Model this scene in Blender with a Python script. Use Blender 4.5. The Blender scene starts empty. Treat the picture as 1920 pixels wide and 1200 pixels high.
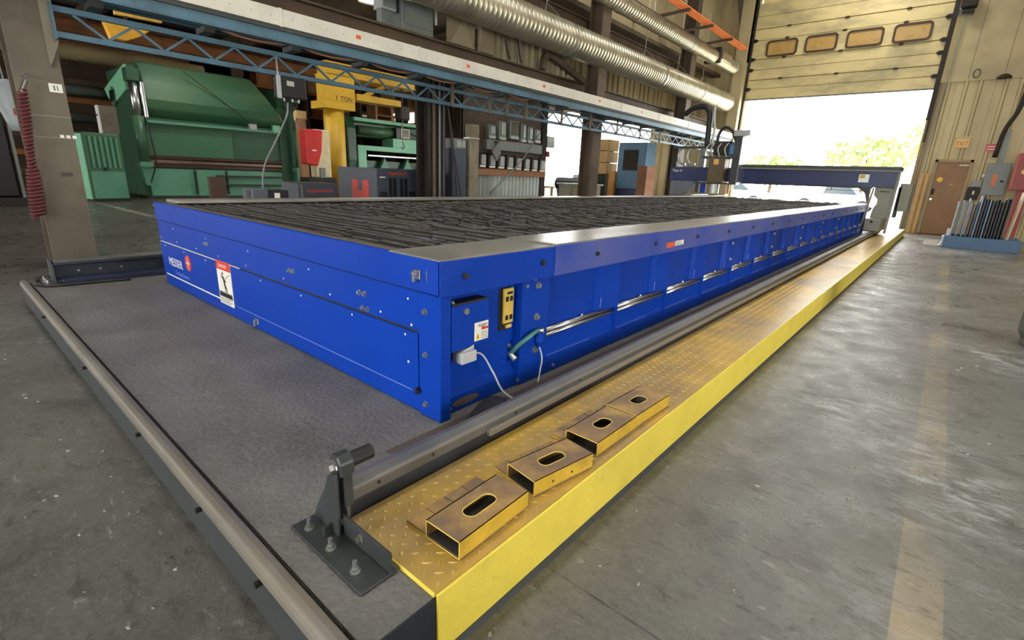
import bpy, bmesh, math, random
from mathutils import Vector, Matrix
random.seed(7)
scn = bpy.context.scene
COL = scn.collection

# ------------------------------------------------------------------ camera
cam_d = bpy.data.cameras.new('camera'); cam = bpy.data.objects.new('camera', cam_d); COL.objects.link(cam)
cam_d.sensor_fit = 'HORIZONTAL'; cam_d.sensor_width = 36.0
cam_d.lens = 923.0856 * 36.0 / 1920.0
cam_d.clip_start = 0.05; cam_d.clip_end = 500
cam.matrix_world = Matrix(((0.75621972, -0.21251919, 0.61884355, 0.0),
                           (0.65313424, 0.18831243, -0.73345354, 0.0),
                           (0.03933702, 0.95883994, 0.28120913, 1.2),
                           (0, 0, 0, 1)))
scn.camera = cam

# ------------------------------------------------------------------ world, lights, exposure
world = bpy.data.worlds.new('overcast_sky'); scn.world = world
world.use_nodes = True
wb = world.node_tree.nodes['Background']
wb.inputs[0].default_value = (1.0, 0.995, 0.97, 1); wb.inputs[1].default_value = 13.0
scn.view_settings.view_transform = 'Standard'; scn.view_settings.look = 'None'
scn.view_settings.gamma = 1.0; scn.view_settings.use_curve_mapping = False
scn.view_settings.exposure = 0.0
try:
    scn.cycles.use_denoising = True; scn.cycles.use_adaptive_sampling = True; scn.cycles.adaptive_threshold = .02
    scn.cycles.max_bounces = 6; scn.cycles.diffuse_bounces = 3
    scn.cycles.sample_clamp_indirect = 6.0
except Exception: pass
FILL_SPOTS = [(-3.0, 1.0, 110), (-3.0, 7.0, 110), (-3.0, 13.0, 160), (1.8, -1.5, 110), (1.8, 4.5, 110), (1.8, 10.5, 130), (-3.0, -4.0, 110),
              (-2.6, 17.2, 120)]
FILL_LEFT = [(-12, .9, 70), (-13, 9, 90), (-17.5, 6, 120), (-13, 15, 110)]
FILL_COL = (1.0, 0.97, 0.92)  # colour of the fill lamps added out of view

# ------------------------------------------------------------------ helpers
ORG = {}
def lin(c):
    return tuple(((v/255.0)/12.92 if v/255.0 <= .04045 else ((v/255.0+.055)/1.055)**2.4) for v in c)

class MB:
    def __init__(s): s.v = []; s.f = []
    def add(s, vs, fs):
        n = len(s.v); s.v += [tuple(q) for q in vs]; s.f += [tuple(i+n for i in f) for f in fs]; return s
    def box(s, x0, x1, y0, y1, z0, z1):
        return s.add([(x0,y0,z0),(x1,y0,z0),(x1,y1,z0),(x0,y1,z0),(x0,y0,z1),(x1,y0,z1),(x1,y1,z1),(x0,y1,z1)],
                     [(0,3,2,1),(4,5,6,7),(0,1,5,4),(1,2,6,5),(2,3,7,6),(3,0,4,7)])
    def prism(s, poly, axis, a, b):
        # poly: list of 2D points; axis 'x': (y,z); 'y': (x,z); 'z': (x,y)
        n = len(poly)
        def m(p, t):
            return (t,p[0],p[1]) if axis == 'x' else ((p[0],t,p[1]) if axis == 'y' else (p[0],p[1],t))
        vs = [m(p,a) for p in poly]+[m(p,b) for p in poly]
        fs = [tuple(range(n))[::-1], tuple(range(n,2*n))]+[(i,(i+1)%n,(i+1)%n+n,i+n) for i in range(n)]
        return s.add(vs, fs)
    def tube(s, pts, r, n=8, cap=True):
        pts = [Vector(p) for p in pts]; rs = r if isinstance(r, (list,tuple)) else [r]*len(pts)
        rings = []; up = None
        for i, p in enumerate(pts):
            d = (pts[min(i+1,len(pts)-1)]-pts[max(i-1,0)]).normalized()
            if up is None:
                a = Vector((0,0,1)) if abs(d.z) < .9 else Vector((1,0,0))
                u = d.cross(a).normalized()
            else:
                u = (up - d*up.dot(d)).normalized()
            up = u; w = d.cross(u)
            rings.append([p+(u*math.cos(2*math.pi*k/n)+w*math.sin(2*math.pi*k/n))*rs[i] for k in range(n)])
        vs = [q for g in rings for q in g]; fs = []
        for i in range(len(rings)-1):
            for k in range(n):
                fs.append((i*n+k, i*n+(k+1)%n, (i+1)*n+(k+1)%n, (i+1)*n+k))
        if cap:
            fs.append(tuple(range(n))[::-1]); b = (len(rings)-1)*n; fs.append(tuple(range(b,b+n)))
        return s.add(vs, fs)
    def cyl(s, p0, p1, r, n=16): return s.tube([p0,p1], r, n)
    def bar(s, p0, p1, w, h=None, up=(0,0,1)):
        h = h or w; p0 = Vector(p0); p1 = Vector(p1); d = (p1-p0).normalized()
        u = d.cross(Vector(up))
        if u.length < 1e-4: u = d.cross(Vector((1,0,0)))
        u.normalize(); t = u.cross(d)
        vs = []
        for p in (p0,p1):
            for a,b in ((-1,-1),(1,-1),(1,1),(-1,1)): vs.append(p+u*a*w/2+t*b*h/2)
        return s.add(vs, [(0,1,2,3),(7,6,5,4),(0,4,5,1),(1,5,6,2),(2,6,7,3),(3,7,4,0)])
    def build(s, name, mat, parent=None, bevel=0, smooth=False, origin=None, seg=1):
        if parent is not None: o0 = ORG[parent]
        elif origin is not None: o0 = Vector(origin)
        else:
            xs = [v[0] for v in s.v]; ys = [v[1] for v in s.v]; zs = [v[2] for v in s.v]
            o0 = Vector(((min(xs)+max(xs))/2, (min(ys)+max(ys))/2, min(zs)))
        me = bpy.data.meshes.new(name)
        me.from_pydata([(v[0]-o0.x, v[1]-o0.y, v[2]-o0.z) for v in s.v], [], s.f)
        bm = bmesh.new(); bm.from_mesh(me); bmesh.ops.recalc_face_normals(bm, faces=bm.faces); bm.to_mesh(me); bm.free()
        if mat: me.materials.append(mat)
        if smooth:
            for p in me.polygons: p.use_smooth = True
        ob = bpy.data.objects.new(name, me); COL.objects.link(ob)
        if parent is not None: ob.parent = parent; ORG[ob] = o0
        else: ob.location = o0; ORG[ob] = o0
        if bevel:
            md = ob.modifiers.new('bevel', 'BEVEL'); md.width = bevel; md.segments = seg; md.limit_method = 'ANGLE'; md.angle_limit = .6
        if smooth:
            try: me.shade_auto_smooth() if hasattr(me,'shade_auto_smooth') else None
            except Exception: pass
        return ob

def tag(o, label, cat=None, group=None, kind=None):
    if label: o['label'] = label
    if cat: o['category'] = cat
    if group: o['group'] = group
    if kind: o['kind'] = kind
    return o
def thing(name, loc, label, cat, group=None, kind=None):
    o = bpy.data.objects.new(name, None); COL.objects.link(o); o.location = loc; o.empty_display_size = .1
    ORG[o] = Vector(loc); return tag(o, label, cat, group, kind)
def B(name, mat, parent, *a, bevel=0):
    return MB().box(*a).build(name, mat, parent, bevel)
def inst(ob_mesh, name, parent, loc, rot=(0,0,0), sc=1.0):
    o = bpy.data.objects.new(name, ob_mesh); COL.objects.link(o); o.parent = parent
    o.location = Vector(loc)-ORG[parent]; o.rotation_euler = rot; o.scale = (sc,)*3 if not isinstance(sc,tuple) else sc
    ORG[o] = Vector(loc); return o
def dup_tree(o, parent=None):
    c = o.copy(); COL.objects.link(c); c.parent = parent
    for ch in o.children: dup_tree(ch, c)
    return c
def text(name, body, size, loc, rot, mat, parent, depth=.0008, align='LEFT', shear=0, sx=1.0):
    cu = bpy.data.curves.new(name, 'FONT'); cu.body = body; cu.size = size; cu.extrude = depth; cu.align_x = align; cu.shear = shear
    t = bpy.data.objects.new(name, cu); COL.objects.link(t)
    me = bpy.data.meshes.new_from_object(t.evaluated_get(bpy.context.evaluated_depsgraph_get()))
    bpy.data.objects.remove(t); bpy.data.curves.remove(cu)
    me.materials.clear(); me.materials.append(mat)
    o = bpy.data.objects.new(name, me); COL.objects.link(o); o.parent = parent
    o.location = Vector(loc)-ORG[parent]; o.rotation_euler = rot; o.scale = (sx,1,1); ORG[o] = Vector(loc)
    return o
PI = math.pi
FACE_NY = (PI/2,0,0)          # text that faces -Y
FACE_PX = (PI/2,0,PI/2)       # text that faces +X

# ------------------------------------------------------------------ materials
MATS = {}
def M(name, col, rough=.5, metal=0.0, var=.12, scale=5.0, bump=0.0, bscale=60.0, dirt_sheen=None, damt=.5, dscale=2.0, stretch=(1,1,1), spec=.5, rvar=.1, dlo=.45, dhi=.7):
    if name in MATS: return MATS[name]
    m = bpy.data.materials.new(name); m.use_nodes = True; nt = m.node_tree; N = nt.nodes; Lk = nt.links
    bs = N['Principled BSDF']; bs.inputs['Metallic'].default_value = metal
    bs.inputs['Specular IOR Level'].default_value = spec
    geo = N.new('ShaderNodeNewGeometry'); mp = N.new('ShaderNodeMapping'); mp.inputs['Scale'].default_value = stretch
    Lk.new(geo.outputs['Position'], mp.inputs['Vector'])
    c = lin(col)
    n1 = N.new('ShaderNodeTexNoise'); n1.inputs['Scale'].default_value = scale; n1.inputs['Detail'].default_value = 6
    Lk.new(mp.outputs[0], n1.inputs['Vector'])
    r1 = N.new('ShaderNodeValToRGB'); r1.color_ramp.elements[0].position = .3; r1.color_ramp.elements[1].position = .7
    r1.color_ramp.elements[0].color = tuple(max(0,x*(1-var)) for x in c)+(1,)
    r1.color_ramp.elements[1].color = tuple(min(1,x*(1+var)) for x in c)+(1,)
    Lk.new(n1.outputs[0], r1.inputs[0]); out = r1.outputs[0]
    if dirt_sheen:
        n2 = N.new('ShaderNodeTexNoise'); n2.inputs['Scale'].default_value = dscale; n2.inputs['Detail'].default_value = 8; n2.inputs['Roughness'].default_value = .65
        Lk.new(mp.outputs[0], n2.inputs['Vector'])
        r2 = N.new('ShaderNodeMapRange'); r2.inputs['From Min'].default_value = dlo; r2.inputs['From Max'].default_value = dhi
        r2.inputs['To Max'].default_value = damt
        Lk.new(n2.outputs[0], r2.inputs[0])
        mx = N.new('ShaderNodeMix'); mx.data_type = 'RGBA'; Lk.new(r2.outputs[0], mx.inputs['Factor'])
        Lk.new(out, mx.inputs['A']); mx.inputs['B'].default_value = lin(dirt_sheen)+(1,); out = mx.outputs['Result']
    Lk.new(out, bs.inputs['Base Color'])
    rr = N.new('ShaderNodeMapRange'); rr.inputs['To Min'].default_value = max(.03,rough-rvar); rr.inputs['To Max'].default_value = min(1,rough+rvar)
    Lk.new(n1.outputs[0], rr.inputs[0]); Lk.new(rr.outputs[0], bs.inputs['Roughness'])
    if bump:
        n3 = N.new('ShaderNodeTexNoise'); n3.inputs['Scale'].default_value = bscale; n3.inputs['Detail'].default_value = 5
        Lk.new(mp.outputs[0], n3.inputs['Vector'])
        bp = N.new('ShaderNodeBump'); bp.inputs['Strength'].default_value = bump; bp.inputs['Distance'].default_value = .01
        Lk.new(n3.outputs[0], bp.inputs['Height']); Lk.new(bp.outputs[0], bs.inputs['Normal'])
    MATS[name] = m; return m
def EM(name, col, strength):
    m = bpy.data.materials.new(name); m.use_nodes = True; bs = m.node_tree.nodes['Principled BSDF']
    bs.inputs['Base Color'].default_value = lin(col)+(1,); bs.inputs['Emission Color'].default_value = lin(col)+(1,)
    bs.inputs['Emission Strength'].default_value = strength; return m

def floor_material():
    m = bpy.data.materials.new('worn_concrete'); m.use_nodes = True; nt = m.node_tree; N = nt.nodes; Lk = nt.links
    bs = N['Principled BSDF']; geo = N.new('ShaderNodeNewGeometry'); pos = geo.outputs['Position']
    def noise(sc, det=8, rough=.6, vec=None, dist=0):
        n = N.new('ShaderNodeTexNoise'); n.inputs['Scale'].default_value = sc; n.inputs['Detail'].default_value = det
        n.inputs['Roughness'].default_value = rough; n.inputs['Distortion'].default_value = dist
        Lk.new(vec or pos, n.inputs['Vector']); return n.outputs[0]
    def ramp(inp, stops):
        r = N.new('ShaderNodeValToRGB'); e = r.color_ramp.elements
        e[0].position, e[0].color = stops[0][0], lin(stops[0][1])+(1,)
        e[1].position, e[1].color = stops[-1][0], lin(stops[-1][1])+(1,)
        for p, c in stops[1:-1]:
            q = e.new(p); q.color = lin(c)+(1,)
        Lk.new(inp, r.inputs[0]); return r.outputs[0]
    def rng(inp, a, b, c=0, d=1):
        r = N.new('ShaderNodeMapRange'); r.inputs['From Min'].default_value = a; r.inputs['From Max'].default_value = b
        r.inputs['To Min'].default_value = c; r.inputs['To Max'].default_value = d; Lk.new(inp, r.inputs[0]); return r.outputs[0]
    def mix(f, a, b, mode='MIX'):
        x = N.new('ShaderNodeMix'); x.data_type = 'RGBA'; x.blend_type = mode
        if isinstance(f, float): x.inputs['Factor'].default_value = f
        else: Lk.new(f, x.inputs['Factor'])
        for k, v in (('A',a),('B',b)):
            if isinstance(v, tuple): x.inputs[k].default_value = v
            else: Lk.new(v, x.inputs[k])
        return x.outputs['Result']
    def math_(op, a, b=None):
        x = N.new('ShaderNodeMath'); x.operation = op
        for i, v in enumerate((a,b)):
            if v is None: continue
            if isinstance(v, (int,float)): x.inputs[i].default_value = v
            else: Lk.new(v, x.inputs[i])
        return x.outputs[0]
    big = noise(.9, 6, .6, dist=.3); mid = noise(4, 8, .65); fine = noise(45, 6, .7)
    base = ramp(big, [(.3,(70,70,67)),(.5,(90,90,85)),(.7,(106,105,99))])
    base = mix(rng(mid,.5,.75,0,.65), base, lin((70,66,61))+(1,))
    base = mix(rng(fine,.42,.75,0,.5), base, lin((126,125,117))+(1,))
    # pitted chips
    vor = N.new('ShaderNodeTexVoronoi'); vor.inputs['Scale'].default_value = 9; vor.inputs['Randomness'].default_value = 1.0; Lk.new(pos, vor.inputs['Vector'])
    pit = rng(math_('ADD', vor.outputs['Distance'], math_('MULTIPLY', fine, .22)), .16, .2, 1, 0)
    base = mix(math_('MULTIPLY', pit, .7), base, lin((52,48,44))+(1,))
    sx = N.new('ShaderNodeSeparateXYZ'); Lk.new(pos, sx.inputs[0])
    def band(axis, a, b):
        return math_('MULTIPLY', math_('GREATER_THAN', sx.outputs[axis], a), math_('LESS_THAN', sx.outputs[axis], b))
    # worn tan lane line (long, parallel to the machine)
    ln = math_('MULTIPLY', band(0,.13,.25), rng(noise(.9,6,.6),.47,.62,.04,.7))
    base = mix(ln, base, lin((190,165,115))+(1,))
    # pale lane line in the far bay
    l2 = math_('MULTIPLY', math_('MULTIPLY', math_('LESS_THAN', math_('ABSOLUTE', math_('ADD', math_('SUBTRACT', sx.outputs[1], math_('MULTIPLY', sx.outputs[0], .02)), -3.55)), .09), math_('LESS_THAN', sx.outputs[0], -11)), rng(mid,.3,.55,.2,.9))
    base = mix(l2, base, lin((205,200,185))+(1,))
    # browner, darker floor colour beyond the pad on the left
    lf = math_('MULTIPLY', rng(sx.outputs[0], -7.0, -5.0, 1, 0), rng(noise(.35,5,.6),.35,.6,.2,.7))
    base = mix(lf, base, lin((80,70,60))+(1,))
    # right floor mixed lighter: traffic wear, plus brightness from the right put into colour
    lane = math_('MULTIPLY', rng(sx.outputs[0], -.75, .2, 0, 1), rng(big,.3,.7,.15,.5))
    base = mix(lane, base, lin((146,146,138))+(1,))
    scuff = N.new('ShaderNodeMapping'); scuff.inputs['Scale'].default_value = (1.0,2.6,1); scuff.inputs['Rotation'].default_value = (0,0,.35); Lk.new(pos, scuff.inputs['Vector'])
    sc1 = rng(noise(7,7,.7,scuff.outputs[0]),.55,.66); base = mix(math_('MULTIPLY', sc1, .62), base, lin((60,56,52))+(1,))
    sc2 = rng(noise(11,7,.7,scuff.outputs[0],.5),.6,.7); base = mix(math_('MULTIPLY', sc2, .5), base, lin((176,172,164))+(1,))
    st = rng(noise(1.9,7,.65,None,.6),.52,.66,0,.55); base = mix(st, base, lin((66,65,61))+(1,))
    jt = math_('MULTIPLY', math_('MULTIPLY', band(1,1.081,1.089), math_('GREATER_THAN', sx.outputs[0], -.76)), rng(mid,.4,.55,.2,.8)); base = mix(jt, base, lin((46,42,38))+(1,))
    floor_sheen = math_('MULTIPLY', rng(noise(.55,4,.5),.5,.62), math_('MULTIPLY', rng(noise(6,8,.75,scuff.outputs[0],.4),.48,.6), rng(sx.outputs[0],-.75,-.3,0,.55)))  # pale patches: door sheen on bare polished floor put into the colour
    base = mix(floor_sheen, base, lin((206,210,212))+(1,))
    Lk.new(base, bs.inputs['Base Color'])
    Lk.new(rng(mid,.3,.7,.15,.55), bs.inputs['Roughness'])
    bp = N.new('ShaderNodeBump'); bp.inputs['Strength'].default_value = .35; bp.inputs['Distance'].default_value = .012
    hh = math_('SUBTRACT', math_('ADD', fine, math_('MULTIPLY', mid, 1.5)), math_('MULTIPLY', pit, .5)); Lk.new(hh, bp.inputs['Height']); Lk.new(bp.outputs[0], bs.inputs['Normal'])
    return m

m_floor = floor_material()
m_pad = M('pad_concrete', (106,105,102), .75, 0, .22, 3, .9, 48, (132,127,120), .6, 26, dlo=.5, dhi=.75)
m_padside = M('pad_side_steel', (38,42,50), .5, .3, .2, 8)
m_edge = M('edging_steel', (124,120,112), .5, .3, .15, 4, .1, 40, (142,128,108), .5, 3)
m_edge_dark = M('edging_dark', (64,68,69), .6, .3, .12, 5)
m_rust = M('rust_strip', (88,76,68), .8, .1, .25, 4, .2, 40)
m_blue = M('blue_paint', (10,60,166), .4, 0, .06, 3, 0, 60, (40,70,150), .15, 1.2, spec=.14, dlo=.5, dhi=.8)
m_skirt = M('blue_skirt_dust_sheen', (40,70,164), .33, 0, .06, 3, 0, 60, (116,118,160), .6, 1.1, dlo=.38, dhi=.7)  # dusty skirt, its lilac grazing reflection put into the paint colour
m_blue_lip = M('blue_lip_paint', (12,60,166), .42, 0, .06, 3, 0, 60, (56,76,140), .2, 1.5, spec=.14, dlo=.45, dhi=.8)
m_rim = M('rim_plate', (146,143,135), .32, .25, .1, 5, .05, 60, (112,108,100), .5, 3)
m_slat = M('slat_steel', (78,76,72), .7, .15, .35, 11, .6, 70, (120,134,150), .7, 6, dlo=.56, dhi=.72)  # bluish spots are sheen on the slats put into the colour
m_slatside = M('slat_side_slag_shade', (40,38,36), .85, 0, .35, 11, .6, 70)  # slag sides, darkened to put the shade between slats into the colour
m_bed = M('slag_bed', (34,32,30), .9, 0, .3, 10, .6, 50)
m_chrome = M('bright_steel', (205,205,205), .3, 1, .04, 5, rvar=.02)
m_zinc = M('zinc_bolt', (185,188,186), .3, .9, .1, 20)
m_darkbolt = M('dark_bolt', (70,68,62), .45, .7, .2, 30)
m_rail = M('rail_steel', (112,112,108), .45, .4, .15, 6, .05, 50)
m_rail_l = M('rail_bar', (150,148,142), .34, .5, .08, 6, rvar=.03)
m_raildk = M('rail_beam_dark', (58,64,72), .5, .35, .2, 5)
m_bracket = M('bracket_black', (66,70,71), .45, .4, .2, 9)
m_yel = M('yellow_paint', (234,212,82), .45, 0, .07, 6, .05, 60, (176,160,90), .45, 9, dlo=.58, dhi=.75)
m_tread = M('yellow_tread_dusty', (200,164,72), .34, .2, .14, 5, 0, 60, (150,134,112), .85, 1.6, dlo=.42, dhi=.66)  # dust, tinted greyer to put the far sheen into the colour
m_loz = M('tread_raised_worn', (206,172,88), .35, .3, .12, 5, 0, 60, (150,134,110), .8, 1.6, dlo=.42, dhi=.66)
m_tray = M('rusty_yellow_sheet', (176,142,82), .55, .1, .22, 9, .05, 50, (120,100,80), .9, 7, dlo=.36, dhi=.58)
m_trayside = M('tray_yellow_side', (214,178,58), .5, .15, .15, 9, 0, 50, (150,108,60), .7, 7, dlo=.5, dhi=.72)
m_trayedge = M('tray_cut_edge', (228,198,92), .5, 0, .08, 20)
m_white = M('white_sticker', (232,230,220), .5, 0, .03)
m_red = M('sticker_red', (208,58,36), .5, 0, .04)
m_orange = M('sticker_orange', (226,92,40), .5, 0, .05)
m_black = M('black_plastic', (22,22,23), .45, 0, .2)
m_grayp = M('grey_plastic', (188,190,190), .45, 0, .05)
m_yelmod = M('module_yellow', (222,190,88), .45, 0, .08)
m_faint = M('faint_blue_print', (96,120,205), .5, 0, .03)
m_green_hose = M('green_hose', (70,128,120), .45, 0, .1)
m_beige = M('column_paint', (104,97,82), .6, .1, .16, 3, .1, 30, (74,66,54), .6, 1.6)
m_dark_iron = M('dark_iron', (52,46,40), .65, .3, .25, 3)
m_brown = M('brown_beam', (92,76,58), .65, .15, .2, 2, 0, 40, (58,46,36), .6, 1.5)
m_warm = M('warm_timber_beam', (150,96,54), .7, 0, .25, 2, 0, 40, (84,56,38), .7, 1.2)
m_tanwall = M('tan_sheet', (196,180,136), .55, .1, .08, 2, 0, 40, (140,122,88), .55, .8, stretch=(1,1,.3))
m_tanwall_up = M('tan_board', (192,178,136), .7, 0, .08, 1.5, 0, 40, (150,134,100), .5, 1.2)
m_cream = M('door_cream', (226,208,148), .5, 0, .07, 1.5, 0, 40, (138,130,106), .75, 1.7, stretch=(.4,1,1))
m_doorgroove = M('door_groove', (120,104,66), .7, 0, .15)
m_blackrub = M('black_rubber', (28,26,25), .6, 0, .2)
m_winfr = M('window_frame_brown', (76,56,42), .6, 0, .15)
m_amber = M('amber_pane', (196,160,92), .3, 0, .08)
m_brown_door = M('brown_door', (142,104,60), .5, 0, .1, 2, 0, 30, (122,86,50), .6, 1.5)
m_doorframe = M('door_frame', (150,130,92), .5, .1, .1)
m_galv = M('galvanised_duct', (196,190,166), .33, .75, .08, 3, 0, 40, (150,142,116), .5, 1.2)
m_fascia = M('fascia_white', (214,210,196), .5, .1, .05, 3, 0, 40, (176,172,158), .5, 2)
m_bluetruss = M('blue_truss', (82,116,134), .5, .2, .12, 4, 0, 40, (60,78,86), .6, 2.5)
m_underduct = M('duct_underside', (66,68,66), .6, .3, .2, 3)
m_press = M('press_green', (56,100,72), .45, 0, .12, 1.2, 0, 40, (112,118,62), .5, .7, stretch=(1,.3,1))
m_pressd = M('press_green_dark', (44,82,58), .45, 0, .15, 1.2)
m_pressl = M('press_green_light', (128,196,158), .5, 0, .06, 2)
m_bedgreen = M('press_bed_green', (84,140,112), .5, 0, .1, 2)
m_tool = M('press_tooling', (70,52,44), .45, .5, .3, 3, stretch=(1,.1,4))
m_crane = M('crane_yellow', (206,164,42), .5, 0, .1, 2)
m_navy = M('gantry_navy', (25,40,88), .4, 0, .1, 3)
m_gdark = M('gantry_dark', (58,62,62), .5, .1, .15, 3)
m_ggray = M('gantry_grey', (126,126,112), .5, .1, .1, 3)
m_hyp = M('power_grey', (82,86,94), .5, .1, .08, 4)
m_hypf = M('power_front', (66,76,88), .5, .1, .08, 4)
m_hypred = M('power_red', (214,64,52), .5, 0, .05)
m_elec = M('electrical_grey', (124,130,126), .5, .2, .1, 6)
m_eleclt = M('electrical_light', (176,184,180), .35, .4, .08, 6)
m_corr = M('corrugated_white', (172,180,176), .5, .2, .08, 3, 0, 40, (120,116,104), .5, 2)
m_wood = M('raw_timber', (150,104,74), .7, 0, .2, 4, stretch=(1,.2,1))
m_carton = M('tan_carton', (196,164,112), .8, 0, .1, 3)
m_rackblue = M('rack_blue', (62,96,128), .45, .1, .1, 4)
m_plate = M('blue_plate', (72,100,124), .35, .5, .25, 3, stretch=(3,1,.4))
m_platedk = M('dark_plate', (34,42,48), .4, .4, .25, 3)
m_hose_red = M('red_hose', (100,36,42), .45, 0, .1, 10)
m_hose = M('black_hose', (30,30,30), .5, 0, .2, 10)
m_gray = M('grey_steel', (120,122,120), .45, .3, .12, 5)
m_outground = M('yard_gravel', (200,196,184), .9, 0, .1, 2)
m_leaf = M('tree_leaf', (128,146,84), .7, 0, .3, 1.5)
m_trunk = M('tree_trunk', (90,72,54), .8, 0, .2)
m_carblue = M('car_paint', (190,200,215), .3, .1, .05); m_carw = M('car_paint_white', (225,225,225), .3, 0, .03)
m_tyre = M('tyre', (40,40,40), .8, 0, .1); m_carglass = M('car_glass', (60,70,80), .1, 0, .05)
m_redbox = M('red_box', (150,60,56), .5, 0, .1); m_exit = M('exit_face', (232,196,120), .5, 0, .05); m_exitred = M('exit_letters', (196,78,36), .5, 0, .05)
m_roof = M('roof_deck', (92,82,66), .8, 0, .15, 1)
m_wallbrown = M('far_wall_brown', (72,58,44), .8, 0, .2, 1)
m_busbar = M('orange_busbar', (226,120,54), .5, 0, .08)
m_bollard = M('bollard_grey', (112,114,108), .6, .1, .12, 3)
m_silverwin = EM('lit_window', (255,250,240), 3.0)
m_fillface = EM('fill_lamp_face', (255,246,230), 6.0)  # glowing face of the added fill lamps

# ------------------------------------------------------------------ shared small meshes
def shared(mb, name, mat, smooth=False):
    o = mb.build(name, mat, None, origin=(0,0,0), smooth=smooth); me = o.data; bpy.data.objects.remove(o); return me
def hexpoly(r): return [(r*math.cos(PI/3*k), r*math.sin(PI/3*k)) for k in range(6)]
BOLT = shared(MB().cyl((0,0,0),(0,0,.25),1,12).prism(hexpoly(.72),'z',.25,.95), 'bolt', m_zinc)
BOLTD = shared(MB().cyl((0,0,0),(0,0,.25),1,12).prism(hexpoly(.72),'z',.25,.95), 'bolt', m_darkbolt)
RIVET = shared(MB().tube([(0,0,0),(0,0,.3),(0,0,.5)],[1,.85,.4],8), 'rivet', m_white, True)
STUD = shared(MB().cyl((0,0,0),(0,0,.25),1,12).prism(hexpoly(.75),'z',.25,.9).cyl((0,0,.9),(0,0,2.3),.45,10), 'anchor_bolt', m_zinc)
AX_X = (0,PI/2,0); AX_NY = (PI/2,0,0)

# ------------------------------------------------------------------ setting
o = MB().box(-34,8,-10,19.62,-.2,0).build('floor', m_floor); tag(o, 'worn pitted concrete shop floor with a faded tan lane line', kind='structure')
o = MB().box(-60,60,19.62,140,-.3,-.04).build('yard_ground', m_outground); tag(o, 'bright gravel yard outside the open doors', kind='structure')

def corrugated(mb, x0, x1, z0, z1, y, pitch=.3, d=.045, thick=.06):
    """sheet in the XZ plane facing -Y with trapezoid ribs"""
    poly = [(x0, y)]; x = x0
    while x < x1-1e-6:
        e = min(x+pitch, x1)
        if e-x > pitch*.9:
            poly += [(x+pitch*.52, y), (x+pitch*.62, y-d), (x+pitch*.78, y-d), (x+pitch*.88, y)]
        poly.append((e, y)); x = e
    poly += [(x1, y+thick), (x0, y+thick)]
    return mb.prism(poly, 'z', z0, z1)
def corr_x(mb, y0, y1, z0, z1, x, pitch=.3, d=.045, thick=.06):
    poly = [(x, y0)]; y = y0
    while y < y1-1e-6:
        e = min(y+pitch, y1)
        if e-y > pitch*.9:
            poly += [(x, y+pitch*.52), (x+d, y+pitch*.62), (x+d, y+pitch*.78), (x, y+pitch*.88)]
        poly.append((x, e)); y = e
    poly += [(x-thick, y1), (x-thick, y0)]
    return mb.prism(poly, 'z', z0, z1)

YW = 19.5
wb_ = thing('wall_back', (0,YW,0), 'tan ribbed sheet wall around the big open doorway', None, kind='structure')
def wall_sheets(x0, x1, z0, z1, mat=m_tanwall, w=.9):
    n = max(1, round((x1-x0)/w)); s = (x1-x0)/n
    for i in range(n): corrugated(MB(), x0+i*s+.002, x0+(i+1)*s-.002, z0, z1, YW).build('wall_sheet', mat, wb_)
wall_sheets(-.90,-.52,0,4.2); wall_sheets(-.52,.30,2.14,4.2); wall_sheets(.30,8,0,4.2)
wall_sheets(-9.6,-6.1,0,9); wall_sheets(-15,-9.6,4.0,7); wall_sheets(-34,-15,0,7, m_wallbrown, 2.0)
for a, b in ((-.90,-.30),(-.30,.42),(.42,1.3),(1.3,2.5),(2.5,4),(4,6),(6,8)):
    B('wall_board', m_tanwall_up, wb_, a+.004, b-.004, YW-.02, YW+.05, 4.24, 9)
B('wall_backing', m_dark_iron, wb_, -.9, 8, YW+.06, YW+.1, 2.1, 9)
B('wall_backing', m_dark_iron, wb_, .31, 8, YW+.06, YW+.1, 0, 2.1)
B('wall_ledge', m_tanwall_up, wb_, -.9, 8, YW-.06, YW, 4.2, 4.24)
B('wall_board', m_tanwall_up, wb_, -6.1, -.9, YW+.1, YW+.15, 6.9, 9)
# jamb trims of the doorway
t = MB().box(-.98,-.90,YW-.12,YW+.12,0,4.2).box(-.90,-.84,YW-.09,YW,0,4.2).build('trim_1', m_doorframe, bevel=.006); tag(t,'tan steel jamb at the right of the doorway',kind='structure')
t = MB().box(-.80,-.70,YW-.13,YW-.045,0,1.75).box(-.66,-.58,YW-.10,YW-.045,0,1.75).build('trim_2', M('jamb_guard',(206,160,92),.5,0,.1), bevel=.006); tag(t,'orange tan guard posts beside the brown door',kind='structure')
o = MB().box(-40,8.2,-10,20,9,9.1).build('ceiling', m_roof); tag(o,'dim roof deck high above the shop',kind='structure')
o = MB().box(-34,-7.4,-10,19.45,6.6,6.7).build('ceiling.001', m_roof); tag(o,'lower roof deck over the left bay',kind='structure')
o = MB().box(8,8.2,-10,1.2,0,9).box(8,8.2,5.0,19.45,0,9).box(8,8.2,1.2,5.0,3.0,9).build('wall_right', m_tanwall_up); tag(o,'plain tan wall along the right side, its wide opening added for sky light',kind='structure')  # unseen opening added to light the step and the right floor
o = MB().box(-34.2,-34,-10,19.45,0,9).build('wall_left', m_wallbrown); tag(o,'dark brown wall at the far left',kind='structure')
o = MB().box(-34,-25,-10.2,-10,0,9).box(-20,-4.5,-10.2,-10,0,9).box(4.5,8,-10.2,-10,0,9).box(-4.5,4.5,-10.2,-10,4.0,9).box(-25,-20,-10.2,-10,4.5,9).build('wall_front', m_tanwall_up); tag(o,'wall behind the viewer with two wide openings added for sky light',kind='structure')  # both openings added out of view to let sky light in
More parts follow.
